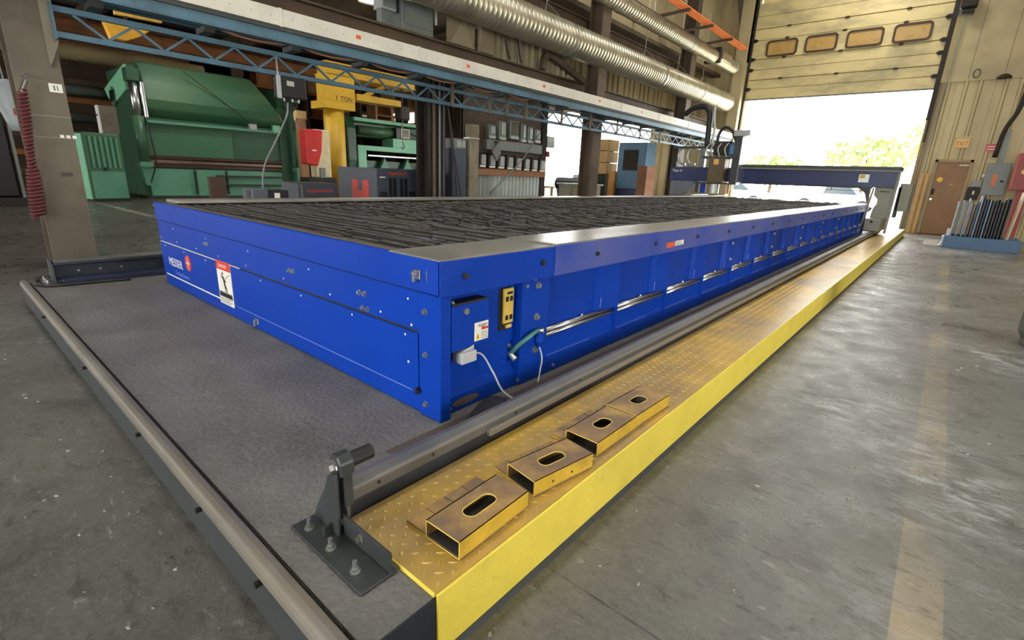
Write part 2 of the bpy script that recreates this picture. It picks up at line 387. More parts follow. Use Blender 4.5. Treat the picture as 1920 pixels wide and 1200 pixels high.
# upper wall along the column line
uw = thing('wall_upper', (-7.35,14,4.9), 'tan clerestory wall above the round ducts', None, kind='structure')
for i in range(5):
    B('wall_board', m_tanwall_up, uw, -7.4,-7.35, 9.2+i*2.05, 9.2+(i+1)*2.05-.01, 4.95, 9)
B('wall_board', m_brown, uw, -7.4,-7.35, -10, 9.15, 6.2, 9)
B('wall_ledge', m_brown, uw, -7.4,-7.1, 9.2, 19.4, 4.85, 4.95)
pw = thing('wall_partition', (-8.6,14.5,0), 'tan ribbed sheet wall hanging behind the columns', None, kind='structure')
for i in range(8): corr_x(MB(), 10.9+i*1.05, 10.9+(i+1)*1.05-.004, 3.0, 5.4, -8.6).build('wall_sheet', m_tanwall, pw)

# --- raised pad
pad = MB().box(-5.66,-.756,.446,17.6,0,.19).build('machine_pad', m_pad); tag(pad,'low dark concrete plinth under the cutting table',kind='structure')
MB().box(-.757,-.750,.446,.64,.0,.188).build('pad_side_plate', m_padside, pad)
MB().box(-1.395,-1.238,.95,15,.189,.193).build('rust_strip', m_rust, pad)
ed = thing('steel_edging', (-3.2,.415,0), 'long grey steel edging along the front of the pad', 'edging')
# rounded top bar with a dark vertical skirt
prof = [(.392,.19),(.388,.176),(.388,.15),(.436,.15),(.436,.19),(.43,.197),(.414,.2),(.399,.198)]
MB().prism(prof,'x',-5.72,-.62).build('top_bar', m_edge, ed, bevel=.004, seg=2)
MB().box(-5.72,-.62,.398,.436,0,.15).build('skirt', m_edge_dark, ed)
for x in (-4.6,-3.3,-2.3,-1.62,-1.18): MB().cyl((x,.399,.125),(x,.38,.125),.009,8).build('plug', m_blackrub, ed)

# ------------------------------------------------------------------ cutting table
T = thing('cutting_table', (-3.2,7.9,.19), 'long bright blue cutting table with grey rim and slag covered slats', 'cutting table')
XR, XL, YF, YB, ZT = -1.41, -4.98, 1.234, 14.62, .88
# front (end) panels, facing -Y
lip = MB().prism([(YF,.738),(YF,.874),(YF+.004,.876),(YF+.02,.876),(YF+.02,.86),(YF+.03,.84),(YF+.03,.738)],'x',XL,XR-.003).build('front_lip_panel', m_blue_lip, T, bevel=.002)
B('front_upper_panel', m_blue, T, XL,-1.552, YF+.008,YF+.03, .562,.732, bevel=.002)
fl = MB().prism([(YF+.004,.552),(YF+.004,.282),(YF+.012,.272),(YF+.012,.192),(YF+.04,.192),(YF+.04,.552)],'x',XL+.004,-1.556).build('front_lower_panel', m_blue, T, bevel=.0015)
B('front_corner_post', m_blue, T, -1.546,XR-.001, YF+.001,YF+.06, .192,.734, bevel=.003)
B('front_seam_strip', m_darkbolt, T, XL+.02,-1.55, YF+.012,YF+.02, .548,.566)
B('front_shadow_seam', m_blackrub, T, XL+.01,-1.42, YF+.012,YF+.02, .730,.740)
B('white_stripe', m_white, T, -4.93,-3.75, YF+.002,YF+.0045, .281,.291)
B('white_stripe', m_faint, T, -3.49,-1.6, YF+.0015,YF+.0045, .283,.288)
B('white_stripe', m_white, T, -4.95,-3.35, YF+.002,YF+.0078, .5555,.5605)
# left side plain panel
B('side_panel_left', m_blue, T, XL,XL+.02, YF+.05,YB, .192,.86)
B('back_panel', m_blue, T, XL,XR, YB-.03,YB, .192,.86)
for k in range(16):
    Y0 = YF+.06+k*.83
# rivets and bolts on the front
for x in (-4.93,-4.55,-4.12,-3.7,-3.25,-2.75,-2.25,-1.82): inst(RIVET,'rivet',T,(x,YF+.008,.592),AX_NY,.006)
for x in (-4.85,-4.4,-3.95,-3.05,-2.55,-2.05,-1.64): inst(RIVET,'rivet',T,(x,YF+.004,.53),AX_NY,.006)
for x in (-4.6,-3.9,-3.2,-2.45,-1.62): inst(RIVET,'rivet',T,(x,YF+.008,.69),AX_NY,.006)
for x in (-3.9,-2.64,-1.96):
    for dx in (-.022,.022): inst(BOLT,'bolt',T,(x+dx,YF+.008,.652),AX_NY,.014)
for dx in (-.02,.02): inst(BOLT,'bolt',T,(-1.94+dx,YF+.008,.582),AX_NY,.013)
for z in (.659,.475,.251): inst(BOLT,'bolt',T,(-1.50,YF+.001,z),AX_NY,.014)
inst(RIVET,'rivet',T,(-1.62,YF+.004,.41),AX_NY,.007); inst(RIVET,'rivet',T,(-1.6,YF+.008,.58),AX_NY,.007)
# latches
def latch(x, z, y):
    L = MB().box(x-.022,x+.022,y-.008,y,z-.02,z+.02).build('latch', m_chrome, T, bevel=.003)
    MB().box(x-.016,x+.016,y-.022,y-.008,z-.002,z+.012).box(x-.006,x+.006,y-.026,y-.008,z-.03,z+.004).build('latch_lever', m_zinc, L, bevel=.002)
latch(-1.545,.806,YF); latch(-3.18,.243,YF+.012)
B('latch_plate', m_zinc, T, -1.49,-1.484,YF-.002,YF,.785,.83)
B('corner_tag', m_zinc, T, XL-.02,XL+.02,YF-.002,YF+.004,.842,.85)
MB().cyl((-1.555,YF-.004,.305),(-1.535,YF-.02,.30),.011,8).build('hinge_pin', m_darkbolt, T)
# printing on the front
text('maker_name','MESSER',.094,(-4.81,YF+.0035,.378),FACE_NY,m_white,T,sx=1.05)
lg = MB().tube([(-4.335,YF+.004,.452),(-4.335,YF+.0015,.452)],.062,24).build('logo_disc', m_red, T)
MB().prism([(-4.335-.055,.452),(-4.335,.459),(-4.335+.055,.452),(-4.335,.445)],'y',YF+.0005,YF+.0015).prism([(-4.342,.452),(-4.335,.508),(-4.328,.452),(-4.335,.396)],'y',YF+.0005,YF+.0015).build('logo_star', m_white, lg)
text('maker_subtitle','Cutting Systems',.05,(-4.68,YF+.0035,.315),FACE_NY,m_faint,T)
# warning sign
ws = MB().box(-3.745,-3.505,YF+.001,YF+.004,.262,.566).build('warning_sign', m_white, T); ws['label']='white warning sticker with red header and falling figure'
B('sign_header', m_red, ws, -3.745,-3.505,YF,YF+.001,.505,.566)
text('sign_word','DANGER',.034,(-3.705,YF,.522),FACE_NY,m_white,ws,depth=.0004)
fig = MB()
yA, yB = YF, YF+.001
def fpoly(p): fig.prism([(-3.625+a, .40+b) for a,b in p],'y',yA,yB)
fpoly([(-.035,.085),(-.02,.095),(-.01,.08),(-.022,.066)])                         # head
fpoly([(-.03,.06),(-.01,.062),(.012,.0),(-.012,-.008)])                            # body
fpoly([(-.03,.055),(-.052,.075),(-.056,.07),(-.034,.04)])                          # arm
fpoly([(-.012,.05),(.026,.03),(.022,.022),(-.012,.036)])
fpoly([(-.012,.0),(.012,.0),(.034,-.022),(.028,-.03)])                             # leg
fpoly([(.034,-.022),(.03,-.055),(.022,-.054),(.026,-.022)])
fpoly([(-.012,.0),(.006,-.004),(.012,-.05),(.004,-.052)])
fpoly([(-.11,-.075)]+[(-.11+.0125*i, -.06+(.014 if i%2 else 0)) for i in range(18)]+[(.11,-.085),(-.11,-.085)])  # slag
fig.build('sign_figure', m_black, ws)
fig = MB(); fpoly([(0,.045),(.085,.088),(.088,.08),(.004,.036)]); fig.build('sign_stroke', M('sign_tan',(196,160,130),.5), ws)
fig = MB()
for i in range(4): fig.box(-3.735,-3.735+(.2 if i%2 else .17),yA,yB,.272+i*.011,.276+i*.011)
fig.build('sign_lines', m_gray, ws)

# right-hand rim: flat plate with folded skirt, in segments
JO = [YF, 1.983, 3.58, 6.5, 9.5, 12.5, YB]
for i in range(6):
    a, b = JO[i]+(.001 if i else 0), JO[i+1]-.001; dz = (0,.006,.0035,.007,.004,.006)[i]; dx = (0,.005,.003,.005,.004,.005)[i]
    MB().prism([(-1.735,.872+dz),(-1.735,.880+dz),(XR-.004+dx,.880+dz),(XR-.004+dx,.872+dz)],'y',a,b).build('rim_plate', m_rim, T, bevel=.003, seg=2)
    MB().box(XR-.012+dx,XR-.001+dx,a,b,.727,.873+dz).build('rim_skirt', m_blue_lip if i < 1 else m_skirt, T, bevel=.002)
MB().box(XL+.19,XL+.205,YF+.1,YB-.2,.78,.872).build('inner_wall', m_bed, T)
# left and back rims
MB().box(XL-.02,XL+.22,YF+.10,YB,.872,.898).build('rim_plate', m_rim, T, bevel=.003)
MB().box(XL+.22,-1.735,YB-.25,YB,.872,.886).build('rim_plate', m_rim, T, bevel=.003)
Y = 1.364; ys = [1.364,1.88]
while ys[-1] < 14.2: ys.append(ys[-1]+(.49 if len(ys)==2 else .735))
for y in ys: inst(BOLTD,'rim_bolt',T,(XR+.004,y,.806),AX_X,.014)
MB().box(XR+.004,XR+.006,3.29,3.42,.762,.796).build('label_plate', m_orange, T)
MB().box(XR+.004,XR+.006,3.43,3.58,.766,.80).build('label_plate', m_white, T)
for i in range(3): MB().box(XR+.006,XR+.0066,3.44,3.56-.02*i,.771+i*.009,.774+i*.009).build('label_line', m_gray, T)

# right-hand side: recessed panels, posts, lower pans, rods
XPAN = -1.482
B('side_panel', m_blue, T, XPAN-.02,XPAN, YF+.06,1.78, .30,.73)
MB().prism([(XPAN-.02,.30),(XPAN,.30),(-1.455,.262),(-1.448,.194),(-1.49,.194)],'y',YF+.06,1.78).build('lower_pan', m_blue, T, bevel=.002)
MB().tube([(-1.4515,1.40,.232),(-1.4470,1.40,.2325)],.001,8).build('pan_mark', m_rust, T)
pv = MB(); n=20
pv.add([(-1.4495+.004*math.sin(2*PI*k/n)*-.18, 1.42+.085*math.cos(2*PI*k/n), .226+.018*math.sin(2*PI*k/n)) for k in range(n)],[tuple(range(n))])
pv.build('pan_slot', M('pan_slot_dust',(104,92,86),.7), T)
# first wide post
B('side_post', m_blue, T, XPAN-.01,-1.435, 1.772,1.985, .194,.735, bevel=.003)
for y,z in ((1.885,.69),(1.885,.53),(1.885,.355)):
    inst(BOLT,'bolt',T,(-1.435,y,z),AX_X,.018)
for y,z in ((1.80,.697),(1.86,.725),(1.74,.40),(1.745,.355)): inst(BOLT,'bolt',T,(-1.44 if y>1.77 else XPAN,y,z),AX_X,.013)
ribs = [1.985+.735*i for i in range(17)]
for i in range(len(ribs)):
    a = ribs[i]; b = ribs[i+1] if i+1 < len(ribs) else YB-.03
    pw_ = .185
    B('side_panel', m_blue, T, XPAN-.02,XPAN, a,b, .42,.735)
    # boxed post with chamfer towards the panel
    MB().prism([(XPAN,b-pw_-.03),(-1.452,b-pw_),(-1.432,b-.012),(-1.432,b),(XPAN,b)],'z',.44,.735).build('side_post', m_blue, T, bevel=.0015)
    MB().prism([(-1.50,.40),(-1.46,.40),(-1.452,.30),(-1.440,.285),(-1.436,.196),(-1.50,.196)],'y',a+.003,b-.006).build('lower_pan', m_blue, T, bevel=.002)
    MB().box(-1.50,-1.431,b-.012,b,.194,.46).build('fin', m_blue, T)
    if i < 8:
        inst(BOLT,'bolt',T,(-1.47,a+.42,.727),(PI,0,0),.012); inst(BOLT,'bolt',T,(-1.46,a+.52,.727),(PI,0,0),.012)
        MB().box(-1.452,-1.4445,b-.19,b-.187,.46,.52).build('weld_mark', m_faint, T)
        MB().prism([(-1.4495,.286),(-1.4385,.289),(-1.4385,.292),(-1.4495,.290)],'y',a+.02,b-.3).build('crease_line', m_faint, T)
    if i in (3,5,7,9,11):
        for z in (.68,.53): inst(BOLT,'bolt',T,(-1.436,b-.09,z),AX_X,.017)
    # pull rods, one length for each bay
    for dz, dx, r in ((.425,-1.468,.014),(.404,-1.452,.010)):
        MB().cyl((dx,a+.004,dz),(dx,b-.03,dz),r,10).build('pull_rod', m_chrome, T, smooth=True)
    inst(BOLT,'bolt',T,(-1.47,a+.38,.438),(0,0,0),.012)
# bottom edge foot bolts
for y in (1.31,1.76,2.06): inst(BOLT,'foot_bolt',T,(-1.436,y,.225),AX_X,.010)
B('table_frame', m_bed, T, XL+.03,-1.53, YF+.06,YB-.06, .2,.30)

# control box
cb = MB().box(XPAN,-1.412,1.298,1.518,.487,.683).build('control_box', m_blue, T, bevel=.006, seg=2)
B('box_cap', m_blackrub, cb, XPAN,-1.418,1.305,1.512,.683,.692)
MB().cyl((-1.412,1.375,.655),(-1.403,1.375,.655),.014,16).build('lock_knob', m_zinc, cb, smooth=False)
bl = B('box_label', m_white, cb, -1.412,-1.4105,1.428,1.512,.510,.592)
text('label_word','slagger',.022,(-1.4103,1.447,.571),FACE_PX,m_black,bl,depth=.0003)
B('label_bar', m_red, bl, -1.4105,-1.410,1.470,1.511,.555,.566)
MB().prism([(1.433,.515),(1.462,.515),(1.4475,.545)],'x',-1.4105,-1.410).build('hazard_triangle', M('hazard_yellow',(226,200,50),.5), bl)
MB().prism([(1.446,.519),(1.449,.519),(1.4505,.53),(1.4475,.53),(1.45,.539),(1.447,.539),(1.444,.528),(1.447,.528)],'x',-1.410,-1.4097).build('hazard_bolt', m_black, bl)
for i in range(4): MB().box(-1.4105,-1.410,1.468,1.51-.004*(i%2),.516+i*.009,.519+i*.009).build('label_line', m_gray, bl)
inst(BOLT,'bolt',cb,(-1.44,1.325,.692),(0,0,0),.011)
hg = B('box_hinge', m_zinc, T, -1.45,-1.438,1.262,1.298,.565,.62, bevel=.003)
MB().cyl((-1.43,1.24,.582),(-1.43,1.295,.582),.009,10).build('hinge_pin', m_chrome, hg)
cn = MB().box(-1.46,-1.40,1.345,1.435,.425,.475).prism([(1.352,.475),(1.428,.475),(1.428,.50),(1.39,.488)],'x',-1.45,-1.41).build('cable_plug', m_grayp, T, bevel=.005, seg=2)
def curve_pts(ctrl, n=8):
    P = [Vector(c) for c in ctrl]; P = [P[0]*2-P[1]]+P+[P[-1]*2-P[-2]]; out = []
    for i in range(1, len(P)-2):
        for k in range(n):
            t = k/n; a,b,c,d = P[i-1],P[i],P[i+1],P[i+2]
            out.append(.5*((2*b)+(c-a)*t+(2*a-5*b+4*c-d)*t*t+(3*b-a-3*c+d)*t**3))
    out.append(P[-2]); return out
MB().tube(curve_pts([(-1.43,1.435,.452),(-1.42,1.49,.43),(-1.40,1.54,.34),(-1.37,1.575,.25),(-1.32,1.61,.205)]),.0045,8).build('plug_cable', m_grayp, T, smooth=True)
B('cable_duct', m_blue, T, XPAN,-1.47,1.475,1.497,.43,.49)
# field module
fm = B('field_module', m_black, T, XPAN,-1.478,1.655,1.742,.490,.698, bevel=.004)
MB().box(-1.478,-1.462,1.672,1.742,.525,.695).build('module_face', m_yelmod, fm, bevel=.004)
for z in (.555,.645):
    for y in (1.692,1.722): MB().box(-1.462,-1.459,y-.010,y+.010,z-.012,z+.012).build('module_port', m_black, fm, bevel=.003)
MB().box(-1.462,-1.4595,1.692,1.728,.668,.680).build('module_port', m_black, fm)
MB().box(-1.478,-1.470,1.70,1.74,.498,.515).build('module_label', m_yelmod, fm)
# green hose and lead
MB().tube(curve_pts([(-1.475,1.745,.352),(-1.44,1.75,.40),(-1.41,1.80,.445),(-1.41,1.86,.462),(-1.425,1.90,.455)]),.011,10).build('green_hose', m_green_hose, T, smooth=True)
MB().cyl((-1.44,1.745,.335),(-1.47,1.745,.355),.016,10).build('hose_fitting', m_zinc, T)
MB().cyl((-1.43,1.895,.455),(-1.40,1.91,.46),.014,10).build('hose_fitting', m_zinc, T)
MB().tube([(-1.425,1.905,.45),(-1.42,1.905,.40),(-1.42,1.905,.37)],[.022,.024,.008],10).build('lead_grip', m_blue, T)
MB().tube(curve_pts([(-1.42,1.905,.375),(-1.405,1.915,.31),(-1.40,1.90,.25),(-1.38,1.86,.20)]),.004,8).build('lead', m_grayp, T, smooth=True)

# slats
B('slag_bed', m_bed, T, XL+.05,-1.6, YF+.08,YB-.2, .74,.79)
def slat_mesh(seed, rough):
    rnd = random.Random(seed); mb = MB(); x0, x1 = XL+.17, -1.70
    cuts = sorted(rnd.uniform(x0+.1, x1-.05) for _ in range(22 if rough else 7)); vs = []; secs = []
    def sec(x, h, o_): 
        w = .029; secs.append([(x, yy+o_, zz) for yy, zz in ((-w, 0),(-w, h-.030),(-w*.45, h-.005),(w*.25, h),(w, h-.024),(w, 0))])
    edges = [x0]+cuts+[x1]
    for i in range(len(edges)-1):
        a, b = edges[i]+.006, edges[i+1]-.006
        if b <= a: continue
        jh = rnd.uniform(-.010,.006)*(2.0 if rough else .7); jo = rnd.uniform(-.004,.004)*(1.8 if rough else .6); n = max(1, int((b-a)/(.07 if rough else .16)))
        sec(a-.002, .02, jo)
        for k in range(n+1):
            r_ = rnd.uniform(-1,1)*(.007 if rough else .0015); sec(a+(b-a)*k/n, .076+jh+r_, jo+rnd.uniform(-1,1)*(.004 if rough else .0008))
        sec(b+.002, .02, jo)
    fs = []
    for i in range(len(secs)-1):
        for k in range(5): fs.append((i*6+k, i*6+k+1, (i+1)*6+k+1, (i+1)*6+k))
    fs += [tuple(range(6)), tuple(range((len(secs)-1)*6, len(secs)*6))]
    mb.add([v for q in secs for v in q], fs); me = shared(mb, 'slat', m_slat)
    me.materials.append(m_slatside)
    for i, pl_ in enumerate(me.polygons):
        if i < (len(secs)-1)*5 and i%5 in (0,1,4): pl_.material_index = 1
    return me
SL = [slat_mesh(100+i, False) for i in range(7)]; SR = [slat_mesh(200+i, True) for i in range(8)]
B('front_slat_bar', m_rim if False else M('dusty_bar',(106,100,92),.6,.3,.15,6), T, XL+.12,-1.70, YF+.031,YF+.088, .78,.874, bevel=.012)
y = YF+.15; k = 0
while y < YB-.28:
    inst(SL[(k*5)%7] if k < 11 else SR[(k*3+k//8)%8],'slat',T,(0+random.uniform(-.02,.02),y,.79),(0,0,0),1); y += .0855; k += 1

# ------------------------------------------------------------------ right rail with its stop
R = thing('gantry_rail', (-1.18,8,.19), 'long grey steel travel rail beside the yellow step', 'rail')
MB().box(-1.235,-1.157,.655,15.9,.192,.246).build('rail_beam', m_raildk, R, bevel=.003)
MB().prism([(-1.228,.246),(-1.157,.246),(-1.157,.284),(-1.164,.294),(-1.198,.298),(-1.228,.290)],'y',.655,15.9).build('rail_head', m_rail, R, bevel=.002)
MB().box(-1.157,-1.137,1.245,15.9,.236,.264).build('gear_rack', m_rail_l, R, bevel=.002)
MB().box(-1.159,-1.150,.66,15.9,.284,.296).build('rail_lip', m_rail_l, R, bevel=.002)
MB().box(-1.165,-1.152,.645,.655,.20,.292).build('rail_end_plate', m_rail, R)
for y in (.76,.98,1.42,1.9): MB().cyl((-1.157,y,.268),(-1.1545,y,.268),.006,8).build('rail_hole', m_blackrub, R)
St = thing('rail_end_stop', (-1.08,.57,.19), 'black bolted stop bracket at the near end of the right rail', 'bracket')
MB().box(-1.245,-.885,.515,.628,.19,.200).build('base_plate', m_bracket, St, bevel=.003)
for x in (-1.194,-1.078,-.958): inst(STUD,'anchor_bolt',St,(x,.548,.200),(0,0,0),.0145)
MB().box(-1.135,-.885,.603,.612,.200,.262).build('angle_flange', m_bracket, St, bevel=.002)
MB().box(-1.14,-1.13,.56,.605,.2,.23).build('angle_web', m_bracket, St)
for x in (-1.115,-1.015): inst(BOLT,'bolt',St,(x,.603,.235),AX_NY,.013)
MB().prism([(-1.24,.20),(-1.10,.20),(-1.10,.40),(-1.135,.40),(-1.165,.33),(-1.21,.26)],'y',.586,.596).build('gusset', m_bracket, St, bevel=.002)
MB().box(-1.155,-1.10,.612,.640,.28,.40).build('stop_post', m_bracket, St, bevel=.004)
MB().prism([(-1.155,.385),(-1.095,.385),(-1.095,.425),(-1.11,.445),(-1.14,.445),(-1.155,.425)],'y',.60,.645).build('bumper_plate', m_bracket, St, bevel=.004)
MB().cyl((-1.12,.645,.415),(-1.12,.712,.415),.022,14).build('bumper', m_blackrub, St)
inst(BOLT,'bolt',St,(-1.127,.60,.41),AX_NY,.021)
hump = MB(); pts = [(-1.29,1.30+.28*i/10,.20+.065*math.sin(PI*i/10)) for i in range(11)]
for i in range(10): hump.bar(pts[i], pts[i+1], .09, .012)
hump.build('cable_hump', m_blackrub); tag(bpy.data.objects['cable_hump'],'black rubber cable guard humped between table and rail','cable guard')

# ------------------------------------------------------------------ left rail with its stop
R2 = thing('gantry_rail', (-5.57,8,.19), 'dark blue travel rail on the far left of the table', 'rail')
MB().prism([(-5.63,.19),(-5.45,.19),(-5.45,.215),(-5.53,.225),(-5.53,.325),(-5.48,.335),(-5.48,.36),(-5.63,.36),(-5.63,.335),(-5.56,.325),(-5.56,.225),(-5.63,.215)],'y',.60,15.9).build('rail_beam', m_raildk, R2, bevel=.003)
MB().box(-5.52,-5.36,.62,15.9,.19,.235).build('base_channel', M('base_channel',(44,52,74),.5,.3,.1), R2, bevel=.003)
MB().box(-5.63,-5.48,.60,15.9,.36,.368).build('rail_top', m_rail, R2)
for y in (.75,.9,1.05,1.3): MB().cyl((-5.53,y,.275),(-5.515,y,.275),.009,8).build('bolt', m_zinc, R2)
S2 = thing('rail_end_stop', (-5.5,.56,.19), 'dark bolted stop bracket at the near end of the left rail', 'bracket')
MB().box(-5.64,-5.35,.50,.598,.19,.202).build('base_plate', m_bracket, S2, bevel=.003)
MB().prism([(-5.64,.202),(-5.45,.202),(-5.47,.30),(-5.56,.38),(-5.64,.38)],'y',.575,.59).build('gusset', m_bracket, S2)
for x in (-5.6,-5.5,-5.4): inst(STUD,'anchor_bolt',S2,(x,.53,.202),(0,0,0),.014)
MB().tube(curve_pts([(-5.26,1.05,.203),(-5.29,.8,.203),(-5.32,.56,.203),(-5.42,.475,.203),(-5.58,.475,.203),(-5.65,.50,.206)]),.012,8).build('black_cable', m_hose, smooth=True)
tag(bpy.data.objects['black_cable'],'loose black cable looped around the left rail stop','cable')

# ------------------------------------------------------------------ yellow step
S = thing('step_platform', (-.95,9,.0), 'low yellow checker plate step running the length of the table', 'step')
YJ = [.642, 2.95, 5.4, 7.9, 10.4, 12.9, 15.3, 17.6]
for i in range(7):
    a, b = YJ[i], YJ[i+1]-.003
    MB().box(-1.150,-.752,a,b,.191,.2).build('tread_plate', m_tread, S)
    MB().box(-.752,-.744,a,b,.004,.2).build('skirt_plate', m_yel, S, bevel=.002)
MB().prism([(-.752,0),(-.728,0),(-.736,.008),(-.744,.012),(-.752,.012)],'y',.642,17.6).build('floor_bead', m_edge_dark, S)
lo = MB(); p = .0355; s2 = math.sqrt(.5); hl, hw, hh = .0145, .0052, .0026
rng_i = int(18/p)+5
for i in range(-40, rng_i):
    for j in range(-40, rng_i):
        u = i*p; v = j*p; x = -1.15+(u-v)*s2; y = .642+(u+v)*s2
        if not (-1.135 < x < -.768 and .655 < y < 17.58): continue
        d = (s2,s2) if (i+j)%2 == 0 else (-s2,s2); q = (-d[1],d[0])
        def P_(a,b,z): return (x+d[0]*a+q[0]*b, y+d[1]*a+q[1]*b, z)
        if y < 8:
            lo.add([P_(-hl,0,.2),P_(0,-hw,.2),P_(hl,0,.2),P_(0,hw,.2),P_(-hl*.55,0,.2+hh),P_(hl*.55,0,.2+hh)],
               [(0,1,4),(1,5,4),(1,2,5),(2,3,5),(3,4,5),(3,0,4)])
        else:
            lo.add([P_(-hl,0,.2),P_(0,-hw,.2),P_(hl,0,.2),P_(0,hw,.2),P_(0,0,.2+hh)],[(0,1,4),(1,2,4),(2,3,4),(3,0,4)])
o = lo.build('tread_pattern', m_loz, S); o['kind'] = 'stuff'
lo = MB()
for i in range(-10, 190):
    for j in range(-200, 190):
        u = i*p; v = j*p; z = (u-v)*s2; y = .642+(u+v)*s2
        if not (.02 < z < .185 and .66 < y < 6.0): continue
        d = (s2,s2) if (i+j)%2 == 0 else (-s2,s2); q = (-d[1],d[0])
        def P_(a,b,x): return (x, y+d[1]*a+q[1]*b, z+d[0]*a+q[0]*b)
        lo.add([P_(-hl*.8,0,-.744),P_(0,-hw,-.744),P_(hl*.8,0,-.744),P_(0,hw,-.744),P_(0,0,-.7428)],[(0,1,4),(1,2,4),(2,3,4),(3,0,4)])
o = lo.build('skirt_pattern', m_yel, S); o['kind'] = 'stuff'
# front bent lip of the step, folded corner
MB().prism([(.638,.198),(.642,.2),(.642,.19),(.638,.189)],'x',-1.15,-.755).build('step_nose', m_yel, S)

# ------------------------------------------------------------------ slotted trays lying on the step
def oval(cx, cy, lx, ly, n=8):
    r = lx/2; out = []
    for k in range(n+1):
        a = PI*k/n; out.append((cx+r*math.cos(a), cy+(ly/2-r)+r*math.sin(a)))
    for k in range(n+1):
        a = PI+PI*k/n; out.append((cx+r*math.cos(a), cy-(ly/2-r)+r*math.sin(a)))
    return out
m_gdark_tray = M('tray_inside_grey',(72,72,70),.6,.2,.15)
def make_tray(name, label, loc, rot, L, W, H, wing, nbar, sl, flange=True, wtilt=0):
    t = thing(name, loc, label, 'tray', 'slotted steel trays on the yellow step')
    O = Vector(loc); tk = .004
    def bld(mb, n, mat, parent=None, bevel=0):
        mb.v = [(v[0]+O.x, v[1]+O.y, v[2]+O.z) for v in mb.v]; return mb.build(n, mat, parent or t, bevel)
    # local frame: x across (0 = outer/right edge, negative inwards), y along
    bld(MB().box(-W-wing,0,0,L,0,tk), 'base_sheet', m_tray); bld(MB().box(-W+.005,-.005,.004,L,tk,tk+.001), 'inner_floor', m_gdark_tray)
    # top sheet with an oval slot
    ov = oval(-W/2, L*.5, .052*W/.14, sl); n = len(ov); mb = MB()
    rect = []
    for (x,y) in ov:                                        # project slot points out to the border
        dx, dy = x+W/2, y-L*.5; s = min((W/2)/max(abs(dx),1e-6), (L/2)/max(abs(dy),1e-6)); rect.append((-W/2+dx*s, L*.5+dy*s))
    vs = []
    for z in (H, H-tk):
        vs += [(x,y,z) for x,y in ov]+[(x,y,z) for x,y in rect]
    # corners
    fs = []
    for k in range(n):
        k2 = (k+1)%n
        fs.append((k,k2,n+k2,n+k)); fs.append((2*n+k,3*n+k,3*n+k2,2*n+k2)); fs.append((k,2*n+k,2*n+k2,k2))
    mb.add(vs, fs)
    cor = [(-W,0),(0,0),(0,L),(-W,L)]
    for k in range(n):
        a, b = rect[k], rect[(k+1)%n]
        if abs(a[0]-b[0]) > 1e-5 and abs(a[1]-b[1]) > 1e-5:
            c = min(cor, key=lambda q: abs(q[0]-a[0])+abs(q[1]-a[1])+abs(q[0]-b[0])+abs(q[1]-b[1]))
            mb.add([(a[0],a[1],H),(b[0],b[1],H),(c[0],c[1],H)],[(0,1,2)])
    top = bld(mb, 'top_sheet', m_tray)
    rm = MB()
    for k in range(n):
        a, b = ov[k], ov[(k+1)%n]; rm.bar((a[0],a[1],H-.0005),(b[0],b[1],H-.0005),.0026,.003)
    bld(rm, 'slot_edge', m_trayedge, top)
    bld(MB().box(-.004,0,0,L,.004,H), 'outer_side', m_trayside)
    bld(MB().box(-W,-W+.004,0,L,.004,H), 'inner_side', m_tray)
    bld(MB().box(-W,0,-.001,0,H-.0028,H+.0003).box(-W,-W+.003,-.001,0,.003,H).box(-.003,0,-.001,0,0,H).box(-W-wing,0,-.001,0,0,.003), 'cut_edge', m_trayedge)
    # comb of bars on the wing
    for k in range(nbar):
        y0 = L*k/nbar; y1 = L*(k+1)/nbar-.004
        bld(MB().prism([(y0,.004),(y1+.002,.004),(y1+.002,.0115),(y0,.0125)],'x',-W-wing,-W-.002), 'wing_bar', m_tray)
    if flange:
        for yy in (L*.3,L*.62): bld(MB().cyl((0,yy,H*.45),(.001,yy,H*.45),.0045,8), 'side_hole', m_black)
    t.rotation_euler = rot
    return t
make_tray('slotted_tray','rusty yellow slotted tray nearest the end of the step',(-.788,.757,.2022),(0,0,math.radians(1.5)),.30,.135,.058,.085,4,.125,False)
make_tray('slotted_tray','rusty yellow slotted tray lying askew, second from the near end',(-.813,1.11,.2022),(0,0,math.radians(-9)),.285,.135,.056,.07,5,.115)
make_tray('slotted_tray','slotted tray third from the near end, butted against the last one',(-.793,1.465,.2022),(0,0,math.radians(-.5)),.30,.145,.056,.075,5,.10,False)
make_tray('slotted_tray','slotted tray farthest along the yellow step',(-.792,1.772,.2022),(0,0,math.radians(-2)),.30,.15,.056,.05,5,.10,False)

# ------------------------------------------------------------------ added fill lamps, unseen above the frame
def add_fill_lamp(x, y, z, power, label):
    t = thing('fill_lamp', (x,y,z), label, 'lamp', 'added fill lamps under the roof')
    MB().tube([(x,y,z+.5),(x,y,z+.34),(x,y,z+.3),(x,y,z)],[.08,.1,.16,.42],20,cap=False).build('shade', m_galv, t)
    MB().cyl((x,y,z+.5),(x,y,z+.95),.015,6).build('hanger', m_dark_iron, t)
    MB().cyl((x,y,z+.03),(x,y,z+.04),.38,20).build('lens', m_fillface, t)
    ld = bpy.data.lights.new('fill_lamp_light','AREA'); ld.shape = 'DISK'; ld.size = 1.3; ld.energy = power; ld.color = FILL_COL
    lo_ = bpy.data.objects.new('fill_lamp_light', ld); COL.objects.link(lo_); lo_.parent = t; lo_.location = (0,0,-.02)
LN = ('above the near end of the table','above the middle of the table','above the far end of the table','over the aisle behind the viewer','over the near part of the right aisle','over the far part of the right aisle','over the open floor before the table','just inside the tall doorway')
LL = ('over the near end of the left bay','over the middle of the left bay','before the first press brake','over the far end of the left bay')
